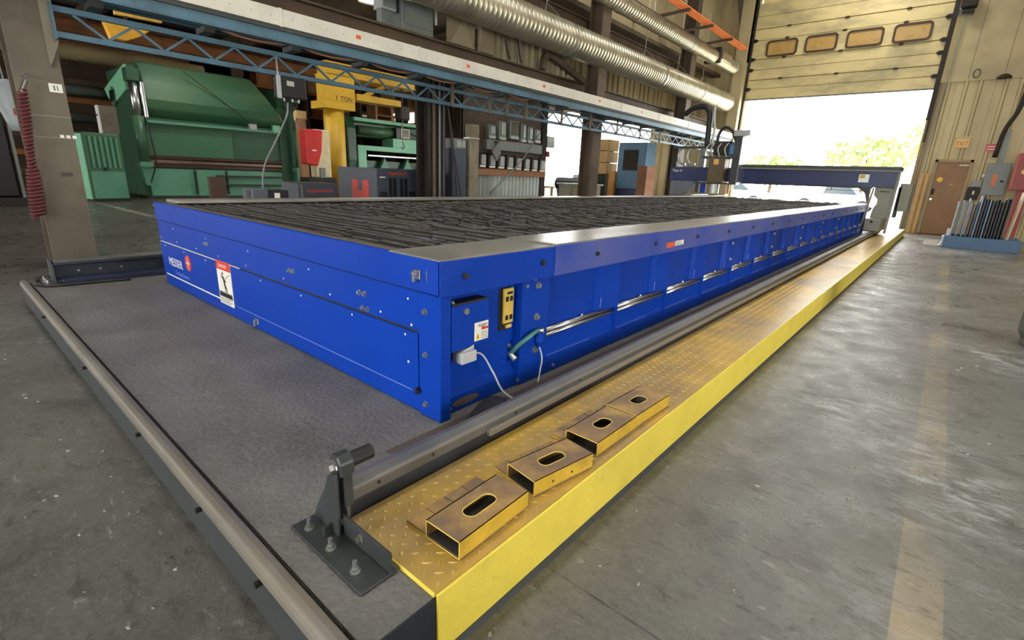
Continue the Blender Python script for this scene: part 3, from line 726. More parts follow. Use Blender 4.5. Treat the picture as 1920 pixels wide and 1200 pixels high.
for (x, y, e), w_ in zip(FILL_SPOTS, LN): add_fill_lamp(x, y, 8.05, e, 'unseen bell shaped fill lamp added ' + w_)
for (x, y, e), w_ in zip(FILL_LEFT, LL): add_fill_lamp(x, y, 5.6, e, 'lower unseen bell shaped fill lamp added ' + w_)

# ------------------------------------------------------------------ columns
def hcol(y0, label, x=-6.5, w=.34, d=.34, top=8.9, mat=m_beige, group='steel columns'):
    t = thing('steel_column', (x-d/2,y0+w/2,0), label, 'column', group)
    B('front_flange', mat, t, x-.03,x, y0,y0+w, .02,top); B('rear_flange', mat, t, x-d,x-d+.03, y0,y0+w, .02,top)
    B('web', mat, t, x-d+.03,x-.03, y0+w/2-.015,y0+w/2+.015, .02,top)
    B('base_plate', m_dark_iron, t, x-d-.05,x+.05, y0-.05,y0+w+.05, 0,.02)
    return t
c1 = hcol(.72,'grey brown steel column beside the red coiled hose', top=8.9)
MB().prism([(.985,1.99),(1.075,2.2),(1.075,2.7),(.985,2.7)],'x',-6.5,-6.47).build('stiffener', M('stiffener_paint',(128,120,102),.6), c1)
B('tag_plate', m_white, c1, -6.5,-6.497,.945,1.04,1.775,1.85)
B('tag_print', m_gray, c1, -6.497,-6.4965,.975,.99,1.79,1.835); B('tag_print', m_gray, c1, -6.497,-6.4965,1.0,1.01,1.79,1.835)
for i, yv in enumerate((.965,1.01,1.055)):
    B('number_tile', m_white, c1, -6.5,-6.497,yv-.012,yv+.018,1.375,1.402)
B('tape_band', M('pale_tape',(150,146,130),.6), c1, -6.5,-6.4985,.72,1.06,1.372,1.377)
B('tape_band', M('pale_tape',(150,146,130),.6), c1, -6.5,-6.4985,.72,1.06,1.56,1.566)
B('old_patch', M('dark_patch',(72,64,56),.6), c1, -6.5,-6.4985,.90,.99,1.02,1.06)
hcol(5.55,'dark brown steel column behind the truss beside the switch panels', mat=m_dark_iron, top=2.9, x=-6.6)
hcol(10.35,'dark steel column standing before the bright side opening', mat=m_brown)
hcol(15.3,'steel column behind the gantry head', mat=m_brown)
t = thing('steel_column', (-6.4,19.2,0), 'broad tan column at the left of the tall doorway', 'column')
B('column_body', m_tanwall, t, -6.55,-6.18, 19.0,19.4, .02,9, bevel=.01); B('base_plate', m_dark_iron, t, -6.6,-6.12,18.95,19.42,0,.02)
MB().prism([(-7.2,9),(-6.18,9),(-6.18,5.2),(-6.5,5.9)],'y',19.1,19.3).build('haunch', m_beige, t)
for i, (yy, r_, zz) in enumerate(((5.62,.028,2.9),(5.74,.02,2.9),(5.83,.024,2.9))):
    cp_ = MB().cyl((-6.565,yy,.02),(-6.565,yy,zz),r_,10).build('wall_conduit', (m_brown,m_gray,m_gdark)[i]); tag(cp_, ('brown','pale grey','dark grey')[i]+' vertical conduit strapped to the dark column beside the switch panels','conduit','conduits on the dark column')
# red coil hose on column 1
ch = thing('coiled_hose', (-6.48,.70,.64), 'dark red coiled air hose hanging on the first column', 'hose')
pts = []
turns = 34; nn = 10
for i in range(turns*nn+1):
    f_ = i/(turns*nn); a = 2*PI*i/nn; z = 1.76-1.11*f_; r = .034+.006*math.sin(f_*9)
    pts.append((-6.44+.6*r*math.cos(a), .745-.07*f_+r*math.sin(a)*(1.0 if f_<.6 else 1.5), z+.012*math.sin(a)))
MB().tube(pts,.0095,5).build('coil', m_hose_red, ch, smooth=True)
MB().cyl((-6.44,.79,1.84),(-6.44,.745,1.74),.016,8).build('hose_coupling', m_chrome, ch)
MB().cyl((-6.44,.79,1.88),(-6.5,.79,1.90),.012,8).build('hose_hook', m_zinc, ch)

# ------------------------------------------------------------------ slotted exhaust duct with white fascia
D = thing('exhaust_duct', (-6.3,9.9,2.57), 'long overhead exhaust duct with white fascia and blue lower rail', 'duct')
js = [-2.87,-.91,1.05,3.01,4.97,6.89,8.87,10.83,12.8,14.75,16.7,18.55]
for i in range(len(js)-1):
    a, b = js[i], js[i+1]
    fp = B('fascia_panel', m_fascia, D, -6.115,-6.10, a+.004,b-.004, 2.712,2.888, bevel=.003)
    if i >= 2:
        for k in range(9):
            yy = a+.12+(b-a-.24)*k/8; MB().cyl((-6.10,yy,2.80),(-6.098,yy,2.80),.006,6).build('rivet', m_gray, fp)
    MB().box(-6.10,-6.09,b-.035,b+.0,2.705,2.892).build('joint_strip', m_fascia, D)
    if i >= 2: B('sticker', m_orange, fp, -6.10,-6.0985,(a+b)/2-.04,(a+b)/2+.03,2.785,2.83)
B('duct_body', m_underduct, D, -6.46,-6.12, -2.9,18.55, 2.69,2.87)
B('seal_strip', m_underduct, D, -6.14,-6.11, -2.9,18.55, 2.668,2.712)
B('lower_rail', m_bluetruss, D, -6.16,-6.13, -2.9,18.55, 2.572,2.668, bevel=.003)
B('lower_rail_flange', m_bluetruss, D, -6.26,-6.13, -2.9,18.55, 2.56,2.572)
B('inner_rail', m_bluetruss, D, -6.46,-6.43, -2.9,18.55, 2.572,2.69)
yy = .42
while yy < 18.2:
    MB().prism([(-6.43,2.56),(-6.16,2.56),(-6.2,2.51),(-6.43,2.502)],'y',yy-.05,yy+.05).build('saddle', m_underduct, D); yy += .925
for yy in (2.75,3.68,4.6,5.5,6.45,7.4):
    MB().tube(curve_pts([(-6.24,yy-.4,2.575),(-6.24,yy-.2,2.545),(-6.24,yy,2.535),(-6.24,yy+.2,2.548),(-6.24,yy+.4,2.575)],5),.012,6).build('sagging_cable', m_wood, D)
# ------------------------------------------------------------------ blue lattice girder
G = thing('lattice_girder', (-6.42,9.6,2.25), 'blue lattice girder running under the exhaust duct', 'girder')
YE = 18.3
for nm, z in (('upper_chord',2.475),('lower_chord',2.265)):
    for a, b in ((1.06,5.85),(5.87,10.6),(10.62,14.4),(14.42,YE)): B(nm, m_bluetruss, G, -6.445,-6.40, a,b, z-.026,z+.026, bevel=.002)
yy = 1.2; k = 0
while yy < YE-.25:
    MB().bar((-6.42,yy,2.45),(-6.42,yy+.225,2.29),.022).build('lattice_bar', m_bluetruss, G)
    MB().bar((-6.42,yy+.245,2.29),(-6.42,yy+.455,2.45),.022).build('lattice_bar', m_bluetruss, G); yy += .465
for yy in (5.86,6.75,7.2,7.75,8.9,10.0,11.2,12.4,13.6): B('hanger_post', m_beige, G, -6.40,-6.385, yy-.035,yy+.035, 2.23,2.56)
for yy in (1.06,): B('end_plate', m_bluetruss, G, -6.47,-6.37,yy-.01,yy, 2.22,2.52)

# control pendant box hung on the girder
pb = thing('control_cabinet', (-6.35,3.25,2.0), 'black control box with white label hung below the girder', 'control box')
B('cabinet_body', m_black, pb, -6.50,-6.30, 3.03,3.34, 2.0,2.235, bevel=.006)
B('cabinet_label', M('label_grey',(168,166,158),.5), pb, -6.30,-6.298,3.10,3.19,2.13,2.185)
B('cabinet_edge', m_eleclt, pb, -6.32,-6.295, 2.985,3.028, 1.98,2.23)
for yy in (3.1,3.2,3.28): MB().cyl((-6.4,yy,2.0),(-6.4,yy,1.965),.014,8).build('cable_gland', m_zinc, pb)
for a, b, c in ((3.1,3.15,3.2),(3.12,3.2,3.28)): MB().tube(curve_pts([(-6.4,a,1.965),(-6.4,a+.01,1.90),(-6.4,b,1.86),(-6.4,c,1.965)],5),.006,6).build('cable', m_hose, pb)
MB().cyl((-6.4,3.05,2.23),(-6.42,3.05,2.47),.012,8).build('hanger', m_chrome, pb)
MB().tube(curve_pts([(-6.4,3.14,1.96),(-6.41,3.12,1.8),(-6.5,3.0,1.5),(-6.6,2.86,1.15),(-6.65,2.84,.7),(-6.65,2.84,.02)],6),.013,7).build('drop_cable', m_gray, pb, smooth=True)

# ------------------------------------------------------------------ round spiral ducts
def spiral_duct(x, z, r, y0, y1, label, joints, cap=True):
    t = thing('spiral_duct', (x,(y0+y1)/2,z-r), label, 'duct', 'round spiral ducts')
    mb = MB(); n = 28; prof = []; y = y0; p_ = .115
    while y < y1: prof += [(y,r),(y+p_*.72,r),(y+p_*.80,r+.009),(y+p_*.92,r+.009)]; y += p_
    prof.append((y1,r))
    vs = [(x+rr*math.cos(2*PI*k/n), yy, z+rr*math.sin(2*PI*k/n)) for yy, rr in prof for k in range(n)]
    fs = [(i*n+k, i*n+(k+1)%n, (i+1)*n+(k+1)%n, (i+1)*n+k) for i in range(len(prof)-1) for k in range(n)]
    fs.append(tuple(range((len(prof)-1)*n, len(prof)*n))); fs.append(tuple(range(n))[::-1])
    o = mb.add(vs, fs).build('duct_tube', m_galv, t)
    for p in o.data.polygons: p.use_smooth = len(p.vertices) == 4
    for j in joints:
        MB().cyl((x,j-.03,z),(x,j+.03,z),r+.014,28).build('joint_band', m_galv, t); MB().cyl((x,j-.036,z),(x,j-.03,z),r+.017,28).build('joint_seam', m_gray, t)
    return t
dA = spiral_duct(-6.52,3.89,.295,1.5,18.55,'large round spiral duct, the lower and nearer of two',(5.2,9.1,13.3,16.0,17.4))
for y in (7.0,8.6,10.6,12.8,14.9,16.8):
    MB().cyl((-6.70,y,4.45),(-6.70,y,6.2),.008,6).build('hanger_rod', m_zinc, dA)
    MB().tube([(-6.78,y,4.05),(-6.70,y,4.45),(-6.28,y,4.07)],.008,6).build('hanger_strap', m_zinc, dA)
dB = spiral_duct(-6.45,4.98,.19,6.5,18.6,'smaller round spiral duct, the higher of two',(9.6,11.0,14.9))
B('duct_clamp', m_dark_iron, dB, -6.70,-6.24,16.75,16.9,4.80,5.22)
B('duct_damper', m_galv, dB, -6.30,-6.22,16.95,17.8,4.92,5.14, bevel=.01)
for y in (8.2,10.4,12.6,15.5): MB().cyl((-6.45,y,5.16),(-6.45,y,6.8),.008,6).build('hanger_rod', m_zinc, dB)

# ------------------------------------------------------------------ crane runway and bus bars
rb = thing('runway_beam', (-7.05,8,3.05), 'brown steel runway beam above the exhaust duct', 'beam')
B('web', m_brown, rb, -7.06,-7.02, 1.2,18.4, 2.95,3.28); B('top_flange', m_brown, rb, -7.14,-6.94, 1.2,18.4, 3.28,3.31); B('bottom_flange', m_brown, rb, -7.14,-6.94, 1.2,18.4, 2.92,2.95)
rb = thing('runway_beam', (-6.95,10,4.3), 'brown steel beam between the two round ducts', 'beam')
B('web', m_brown, rb, -6.97,-6.93, 4.5,15.0, 4.30,4.55); B('top_flange', m_brown, rb, -7.04,-6.86, 4.5,15.0, 4.55,4.58); B('bottom_flange', m_brown, rb, -7.04,-6.86, 4.5,15.0, 4.27,4.30)
bb = thing('bus_bars', (-5.95,14,5.1), 'set of four orange crane power bars on bracket arms', 'bus bar')
for i in range(4): B('bar', m_busbar, bb, -6.06+i*.07,-6.03+i*.07, 11.0,17.95, 5.33-.0*i,5.36)
for y in (11.6,13.2,14.8,16.4): MB().bar((-7.33,y,5.25),(-5.8,y,5.30),.07,.06).build('arm', m_brown, bb)
# boxes and plates above the runway beam, along the column line
uc = thing('wall_cabinet', (-7.0,5.4,3.31), 'tall grey electrical cabinet on the runway beam', 'cabinet')
B('cabinet_body', m_elec, uc, -7.25,-6.95, 5.32,5.95, 3.31,4.5, bevel=.01); B('cabinet_door', m_elec, uc, -6.95,-6.935,5.36,5.91,3.4,4.45); MB().cyl((-6.92,5.98,3.5),(-6.92,5.98,4.4),.02,8).build('conduit', m_eleclt, uc)
uc = thing('wall_cabinet', (-7.0,5.1,3.5), 'small pale electrical box left of the tall cabinet', 'cabinet')
B('cabinet_body', m_corr, uc, -7.2,-6.97, 4.98,5.24, 3.52,4.1, bevel=.01); B('cabinet_door', m_elec, uc, -6.97,-6.96,5.0,5.22,3.55,4.05); B('foot', m_elec, uc, -7.15,-7.02,5.0,5.2,3.31,3.52)
gp = thing('gusset_panel', (-6.95,6.5,3.31), 'pale brown gusset plate at the second column', 'plate')
MB().box(-6.92,-6.90,6.2,6.85,3.31,4.24).build('plate', M('gusset_paint',(132,118,92),.6,0,.12), gp); MB().prism([(6.28,3.33),(6.8,3.33),(6.6,3.75)],'x',-6.90,-6.895).build('brace', M('brace_paint',(150,138,112),.6), gp)
gp = thing('gusset_panel', (-6.95,7.15,3.31), 'narrow brown post beside the gusset plate', 'post')
MB().box(-7.0,-6.90,7.02,7.34,3.31,4.2).build('post', M('gusset_paint',(132,118,92),.6,0,.12), gp); B('post_cap', m_brown, gp, -7.02,-6.88,7.0,7.36,4.2,4.24)
cw = thing('corrugated_screen', (-7.0,9,3.31), 'tan corrugated sheets above the runway beam', 'screen')
for i in range(4): corr_x(MB(), 7.4+i*.65, 7.4+(i+1)*.65-.005, 3.31, 4.24, -7.0, .2, .05, .02).build('sheet', M('screen_sheet',(150,140,112),.6,0,.1), cw)
MB().tube(curve_pts([(-6.9,7.5,4.2),(-6.88,7.6,3.7),(-6.9,7.75,3.4),(-6.9,7.8,3.32)],5),.02,6).build('cable', m_hose, cw)
MB().tube(curve_pts([(-6.9,7.7,4.2),(-6.88,7.95,3.75),(-6.9,8.1,3.4),(-6.9,8.15,3.32)],5),.02,6).build('cable', m_hose, cw)
# arched bracket
ab = MB(); arc = [(-6.85,8.75+.0,3.31),(-6.85,8.78,3.5),(-6.85,8.9,3.62),(-6.85,9.1,3.6),(-6.85,10.3,3.31)]
for i in range(4): ab.bar(arc[i],arc[i+1],.12,.10,up=(1,0,0))
ab.build('curved_brace', m_brown); tag(bpy.data.objects['curved_brace'],'curved brown brace standing on the runway beam','brace')
# roof trusses in the main bay (dark, mostly out of frame)
for i, y in enumerate((9.5,13.5,17.0)):
    rt = thing('roof_truss', (-3,y,7.6), 'dark roof truss, %s counted from the viewer' % ('first','second','third')[i], 'truss')
    B('bottom_chord', m_brown, rt, -7.3,7.9,y-.08,y+.08,7.6,7.8); B('top_chord', m_brown, rt, -7.3,7.9,y-.08,y+.08,8.75,8.95)
    for k in range(9): MB().bar((-7.2+k*1.6,y,7.8),(-6.4+k*1.6,y,8.75),.1).build('web_bar', m_brown, rt)

# ------------------------------------------------------------------ overhead sectional door
od = thing('door_1', (-3.5,19.4,4.05), 'cream sectional overhead door raised above the doorway, with four framed windows', None, kind='structure')
def zt(x, zl, zr): return zl+(zr-zl)*(x+6.08)/5.05
zs = [4.05,4.37,4.66,4.97,5.30,5.87,6.22,6.6,7.0]
for i in range(len(zs)-1):
    sec = MB().box(-6.12,-.99,19.36+(.02 if i%2 else 0),19.44,zs[i]+.008,zs[i+1]-.004).build('door_section', m_cream, od, bevel=.012)
    B('section_groove', m_doorgroove, od, -6.12,-.99,19.385,19.44,zs[i]-.004,zs[i]+.008)
    if i in (2,4,5,6):
        for x in (-5.1,-3.5,-2.0): MB().box(x-.05,x+.05,19.345,19.36,zs[i]-.03,zs[i]+.03).cyl((x-.06,19.35,zs[i]),(x+.06,19.35,zs[i]),.02,8).build('hinge', m_winfr, sec)
    if i in (1,3,4,5):
        for x in (-6.08,-1.03): MB().box(x-.07,x+.05,19.30,19.36,zs[i]-.05,zs[i]+.05).cyl((x-.1,19.32,zs[i]),(x+.1,19.32,zs[i]),.03,8).build('roller', m_blackrub, sec)
B('bottom_seal', m_gray, od, -6.12,-.99,19.37,19.43,4.02,4.058)
for k, (x0,x1) in enumerate(((-5.65,-4.77),(-4.50,-3.66),(-3.38,-2.50),(-2.22,-1.38))):
    z0, z1 = 5.36, 5.80; c_ = .055
    wf = thing('window_frame', (0,0,0), None, None); wf.parent = od; wf.location = -ORG[od]
    bpy.data.objects.remove(wf)
    fr = MB()
    pts = [(x0+c_,z0),(x1-c_,z0),(x1,z0+c_),(x1,z1-c_),(x1-c_,z1),(x0+c_,z1),(x0,z1-c_),(x0,z0+c_)]
    for i in range(8): fr.bar((pts[i][0],19.335,pts[i][1]),(pts[(i+1)%8][0],19.335,pts[(i+1)%8][1]),.05,.07,up=(0,1,0))
    f_ = fr.build('window_frame', m_winfr, od)
    MB().prism(pts,'y',19.338,19.352).build('pane', m_amber, f_)
tr = MB().bar((-.95,19.3,3.2),(-.95,19.3,7.2),.08,.08).bar((-.90,19.26,2.6),(-.90,19.26,7.2),.05,.05).build('door_track', m_dark_iron); tag(tr,'dark vertical roller track at the right of the overhead door','door track')
tr = MB().bar((-6.145,19.3,1.0),(-6.145,19.3,7.2),.06,.06).build('door_track', m_dark_iron); tag(tr,'dark vertical roller track at the left of the overhead door','door track')
mt = thing('door_opener', (-.75,19.3,5.9), 'dark door operator motor beside the overhead door', 'motor')
B('motor_body', m_dark_iron, mt, -.86,-.52,19.15,19.45,6.0,6.25, bevel=.02); B('motor_bracket', m_gray, mt, -.9,-.55,19.3,19.46,5.86,5.98); MB().cyl((-.8,19.2,5.9),(-.55,19.2,5.9),.05,10).build('shaft', m_dark_iron, mt)
cd = MB().tube([(-.72,19.40,5.85),(-.74,19.40,4.3),(-.80,19.385,2.2),(-.82,19.38,0)],.016,6).build('conduit', m_eleclt); tag(cd,'thin pale conduit running down beside the doorway jamb','conduit')
lp = thing('wall_lamp', (.43,19.4,4.18), 'small dark dome lamp on the wall ledge', 'lamp')
MB().tube([(.43,19.38,4.2),(.43,19.38,4.24),(.43,19.38,4.29),(.43,19.38,4.31)],[.16,.15,.09,.03],14).build('dome', m_dark_iron, lp); MB().box(.38,.48,19.4,19.48,4.2,4.28).build('mount', m_gray, lp)
wl = MB().tube([(-.15+.07*math.cos(2*PI*k/16),19.46,4.38+.11*math.sin(2*PI*k/16)) for k in range(17)],.01,6).build('wire_loop', m_hose); tag(wl,'small loop of wire hanging on the tan board above the exit sign','wire')
# ------------------------------------------------------------------ exit door and signs
xd = thing('door_2', (-.12,19.45,0), 'brown steel personnel door beneath the exit sign', None, kind='structure')
B('door_leaf', m_brown_door, xd, -.46,.24,19.43,19.48,.03,2.06, bevel=.004)
MB().box(-.53,-.46,19.40,19.5,0,2.13).box(.24,.31,19.40,19.5,0,2.13).box(-.53,.31,19.40,19.5,2.06,2.13).build('door_frame', m_doorframe, xd, bevel=.004)
B('door_closer', M('closer_pale',(200,186,150),.5), xd, .02,.24,19.37,19.42,1.96,2.0)
MB().cyl((-.32,19.425,1.58),(-.32,19.43,1.58),.07,20).build('round_sticker', M('round_yellow',(226,186,50),.5), xd)
MB().cyl((-.41,19.38,1.02),(-.41,19.43,1.02),.03,12).build('door_knob', m_chrome, xd); B('lock_plate', m_dark_iron, xd, -.445,-.375,19.42,19.43,1.15,1.32)
B('door_note', m_carton, xd, -.08,0,19.427,19.43,1.44,1.47); B('threshold', M('threshold_red',(110,62,44),.7), xd, -.53,.31,19.36,19.5,0,.03)
ex = thing('exit_sign', (-.05,19.45,2.46), 'cream exit sign with orange red letters above the brown door', 'sign')
B('sign_body', m_exit, ex, -.20,.10,19.41,19.45,2.46,2.72, bevel=.006)
text('sign_word','EXIT',.19,(-.175,19.408,2.49),FACE_NY,m_exitred,ex,sx=.68)
B('sign_hood', M('sign_hood',(214,200,160),.5), ex, -.22,.12,19.36,19.45,2.72,2.74)
rs = thing('red_sign', (.62,19.44,2.35), 'small red sign with white lines right of the exit sign', 'sign')
B('sign_plate', M('sign_red',(196,64,56),.5), rs, .46,.76,19.435,19.445,2.36,2.55)
for z in (2.415,2.485): B('sign_line', m_white, rs, .49,.73,19.433,19.435,z-.012,z+.012)
B('sign_border', m_white, rs, .455,.765,19.4445,19.4455,2.355,2.555)
gbx = thing('electrical_box', (.85,19.4,.95), 'grey electrical box on the wall behind the plate rack', 'electrical box')
B('box_body', m_elec, gbx, .62,1.10,19.28,19.45,1.2,2.05, bevel=.008); B('box_label', m_busbar, gbx, .78,.87,19.277,19.28,1.45,1.75); B('box_handle', m_dark_iron, gbx, .95,1.02,19.25,19.28,1.55,1.6); B('box_feed', m_elec, gbx, .8,.9,19.36,19.45,2.05,2.9)
gbx = thing('switch_box', (.5,19.4,.9), 'dark switch box with a white button low on the wall', 'switch box')
B('box_body', m_dark_iron, gbx, .34,.60,19.34,19.46,1.05,1.4, bevel=.006); B('button', m_white, gbx, .46,.50,19.335,19.34,1.2,1.3); B('upper_box', m_gray, gbx, .40,.58,19.36,19.46,1.42,1.6); B('tag', m_white, gbx, .56,.66,19.40,19.46,1.68,1.75)
rd = thing('red_cabinet', (1.4,18.3,1.0), 'dull red cabinet cut by the right edge of the frame', 'cabinet')
B('cabinet_body', m_redbox, rd, 1.12,1.72,18.3,18.8,1.35,2.25, bevel=.01); B('cabinet_leg', m_redbox, rd, 1.3,1.5,18.4,18.7,0,1.35); MB().cyl((1.3,18.295,1.8),(1.3,18.3,1.8),.06,14).build('round_label', m_exit, rd)
wp = MB().tube(curve_pts([(.95,19.3,4.1),(.9,19.3,3.4),(.75,19.35,2.9),(.7,19.4,2.2)],6),.05,8).build('wall_hose', m_dark_iron, smooth=True); tag(wp,'dark hose looping down the wall above the grey box','hose')

# ------------------------------------------------------------------ plate rack
rk = thing('plate_rack', (.74,15.4,0), 'low blue steel rack trough holding upright plates', 'rack')
MB().box(.10,1.40,15.30,15.34,0,.27).box(.10,1.40,16.2,16.24,0,.27).box(.12,1.38,15.34,16.2,0,.04).build('trough', m_rackblue, rk, bevel=.006)
MB().prism([(.02,.02),(.10,.02),(.10,.27),(.06,.24),(.07,.12)],'y',15.3,15.5).build('end_foot', m_grayp, rk)
B('end_bracket', m_grayp, rk, .12,.19,15.36,15.5,.27,.42)
rr = random.Random(3); xs = [.20,.29,.38,.46,.52,.57,.62,.67,.72,.77,.83,.88,.93,.99,1.05]
pos_words = ['first','second','third','fourth','fifth','sixth','seventh','eighth','ninth','tenth','eleventh','twelfth','thirteenth','fourteenth','fifteenth']
for i, x in enumerate(xs):
    h = .98+rr.uniform(-.03,.16); w = .70+rr.uniform(0,.1); tk = .018
    pl = thing('steel_plate', (x,15.8,.04), 'blue grey steel plate upright in the rack, %s from the door side' % pos_words[i], 'plate', 'plates standing in the rack')
    B('sheet', m_plate if i < 5 or i%3==0 else m_platedk, pl, x-tk/2,x+tk/2,15.36,15.36+w,.04,.04+h)
    B('edge_strip', m_plate if i in (0,1,2,5,8) else m_platedk, pl, x-tk/2-.002,x+tk/2+.002,15.355,15.36,.04,.04+h)
lp_ = MB().bar((1.13,15.40,.04),(1.20,15.44,1.28),.07,.03).build('timber_plank', M('pale_timber',(214,200,166),.6), None); tag(lp_,'pale plank leaning at the right end of the plate rack','plank')
fl_ = MB().box(-.25,.02,15.6,17.0,0,.012).build('floor_plate', M('floor_plate_pale',(168,166,156),.4,.4), None); tag(fl_,'flat pale steel plate lying on the floor before the brown door','plate')
# grey drum at the right edge
bo = thing('grey_drum', (.975,5.85,0), 'grey drum cut by the right edge of the frame', 'drum')
MB().tube([(.975,5.85,0),(.975,5.85,.02),(.975,5.85,.06),(.975,5.85,.12),(.975,5.85,.55),(.975,5.85,.6),(.975,5.85,.9)],[.26,.27,.27,.30,.30,.31,.30],28).build('drum_body', m_bollard, bo, smooth=False)
MB().cyl((.975,5.85,.9),(.975,5.85,.92),.31,28).build('drum_lid', m_bollard, bo)

# ------------------------------------------------------------------ gantry
Gy = 14.4
g = thing('cutting_gantry', (-3.6,Gy,.2), 'dark blue cutting gantry bridging the far end of the table', 'gantry')
B('bridge_beam', m_navy, g, -6.34,-.95, Gy,Gy+.42, 1.265,1.635, bevel=.01)
B('top_deck', m_gdark, g, -4.35,-.93, Gy-.08,Gy+.5, 1.635,1.725, bevel=.01); B('deck_lip', m_ggray, g, -4.35,-.93, Gy-.085,Gy-.08, 1.62,1.645)
B('lower_rail', m_gdark, g, -4.3,-1.4, Gy-.05,Gy+.1, 1.235,1.268)
MB().bar((-4.2,Gy-.02,1.18),(-1.5,Gy-.02,1.18),.012).build('guide_rod', m_gdark, g)
for x in (-3.8,-3.0,-2.2,-1.6): MB().bar((x,Gy-.02,1.18),(x,Gy-.02,1.24),.015).build('rod_hanger', m_gdark, g)
MB().prism([(-1.345,1.30),(-.99,1.30),(-.96,.58),(-1.32,.58),(-1.30,.80),(-1.25,.90),(-1.25,1.0),(-1.345,1.10)],'y',Gy+.02,Gy+.35).build('leg', m_ggray, g, bevel=.006)
B('leg_slot', m_dark_iron, g, -1.24,-1.06,Gy+.012,Gy+.02,1.17,1.19)
B('leg_plate', m_gdark, g, -1.36,-.96,Gy-.01,Gy+.37,1.27,1.30)
MB().bar((-1.365,Gy,1.26),(-1.46,Gy,.30),.05,.04).build('strut', m_ggray, g)
MB().bar((-.95,Gy,1.62),(-.97,Gy,.25),.03,.05).build('strut', m_ggray, g)
MB().prism([(-1.80,1.26),(-1.44,1.26),(-1.44,.9),(-1.52,1.12),(-1.62,1.22)],'y',Gy+.02,Gy+.3).build('corner_brace', m_gdark, g)
tk_ = MB().box(-1.36,-1.03,Gy-.5,Gy+.9,.30,.585).build('end_truck', m_ggray, g, bevel=.02)
B('truck_foot', m_gdark, g, -1.30,-1.14,Gy-.45,Gy+.85,.296,.30); MB().cyl((-1.22,Gy-.51,.52),(-1.22,Gy-.5,.52),.03,12).build('truck_plug', m_dark_iron, tk_)
B('side_window', m_eleclt, g, -1.70,-1.50,Gy-.03,Gy,1.37,1.55); MB().box(-1.68,-1.58,Gy-.035,Gy-.03,1.46,1.54).build('window_sticker', m_crane, g)
B('side_cabinet', m_ggray, g, -.92,-.68,Gy+.5,Gy+.9,.75,1.38, bevel=.01); B('cabinet_leg', m_gdark, g, -.94,-.88,Gy+.5,Gy+.9,.6,1.3)
MB().prism([(-6.3,1.265),(-5.45,1.265),(-5.95,.86),(-6.3,.86)],'y',Gy+.03,Gy+.35).build('left_leg', M('left_leg_grey',(104,110,118),.5), g, bevel=.006)
B('left_truck', m_ggray, g, -5.68,-5.44,Gy-.5,Gy+.9,.37,.9, bevel=.02); MB().box(-6.3,-5.55,Gy+.05,Gy+.3,.82,.9).build('left_base', m_ggray, g)
text('model_name','Titan II',.10,(-6.27,Gy-.001,1.5),FACE_NY,m_white,g)
# torch carriage
ca = B('torch_carriage', M('carriage_bronze',(92,80,58),.5,.2,.15), g, -5.12,-4.70,Gy-.35,Gy-.005,1.22,1.86, bevel=.01)
B('carriage_lamp', M('amber_lens',(232,176,96),.3), ca, -4.99,-4.86,Gy-.36,Gy-.35,1.70,1.84); B('carriage_plate', m_gdark, ca, -5.35,-4.45,Gy-.30,Gy+.05,1.86,1.92)
ms = B('lift_mast', m_gdark, g, -4.56,-4.38,Gy-.25,Gy-.02,1.20,2.5, bevel=.008); B('mast_head', m_eleclt, ms, -4.6,-4.2,Gy-.28,Gy,2.42,2.56); B('mast_edge', m_zinc, ms, -4.38,-4.36,Gy-.26,Gy-.02,1.2,2.4)
vb = B('valve_block', m_dark_iron, g, -5.1,-4.65,Gy-.2,Gy+.2,1.95,2.3, bevel=.02)
for x in (-5.2,-5.08,-4.9,-4.72): MB().tube(curve_pts([(x,Gy-.22,2.25),(x-.05,Gy-.3,2.1),(x+.02,Gy-.3,1.9)],5),.018,6).build('hose', m_zinc, vb)
MB().box(-4.70,-4.5,Gy-.25,Gy+.1,1.92,2.25).build('valve_cover', M('valve_blue',(70,110,150),.4), vb, bevel=.05)
for k, x in enumerate((-6.0,-5.72)):
    MB().tube([(x+.02+.22*math.cos(a),Gy+.1,1.95+.24*math.sin(a)) for a in [PI*.45+PI*1.1*i/12 for i in range(13)]],.035,8).build('cable_loop', m_eleclt, g)
B('cable_tray', m_gdark, g, -6.3,-4.9,Gy-.05,Gy+.3,2.14,2.19); B('tray_post', m_gray, g, -5.55,-5.40,Gy+.05,Gy+.2,1.63,2.14); B('tray_post', m_dark_iron, g, -6.33,-6.2,Gy+.05,Gy+.2,1.63,2.14)
MB().tube(curve_pts([(-5.40,Gy+.1,2.19),(-5.42,Gy+.1,2.7),(-5.45,Gy+.1,3.05),(-5.6,Gy+.1,3.22),(-5.9,Gy+.1,3.2),(-6.15,Gy+.1,3.05)],8),.075,10).build('supply_hose', m_hose, g, smooth=True)
MB().tube(curve_pts([(-5.25,Gy,2.19),(-5.22,Gy,2.6),(-5.28,Gy,2.9),(-5.30,Gy,3.2)],6),.035,8).build('supply_hose', m_eleclt, g, smooth=True)
MB().tube(curve_pts([(-5.10,Gy,2.19),(-5.08,Gy,2.5),(-4.95,Gy,2.66),(-4.75,Gy,2.58),(-4.6,Gy,2.3),(-4.5,Gy,2.18)],7),.04,8).build('arched_hose', m_hose, g, smooth=True)
for x, r, m in ((-5.42,.05,m_gdark),(-5.25,.07,m_blue),(-4.95,.13,m_eleclt),(-4.62,.08,M('torch_tan',(186,150,112),.4,.3))): MB().cyl((x,Gy-.15,1.24),(x,Gy-.15,.95),r,14).build('torch_head', m, g, smooth=False)
B('torch_bar', m_gdark, g, -5.5,-4.4,Gy-.3,Gy+.02,1.20,1.24)

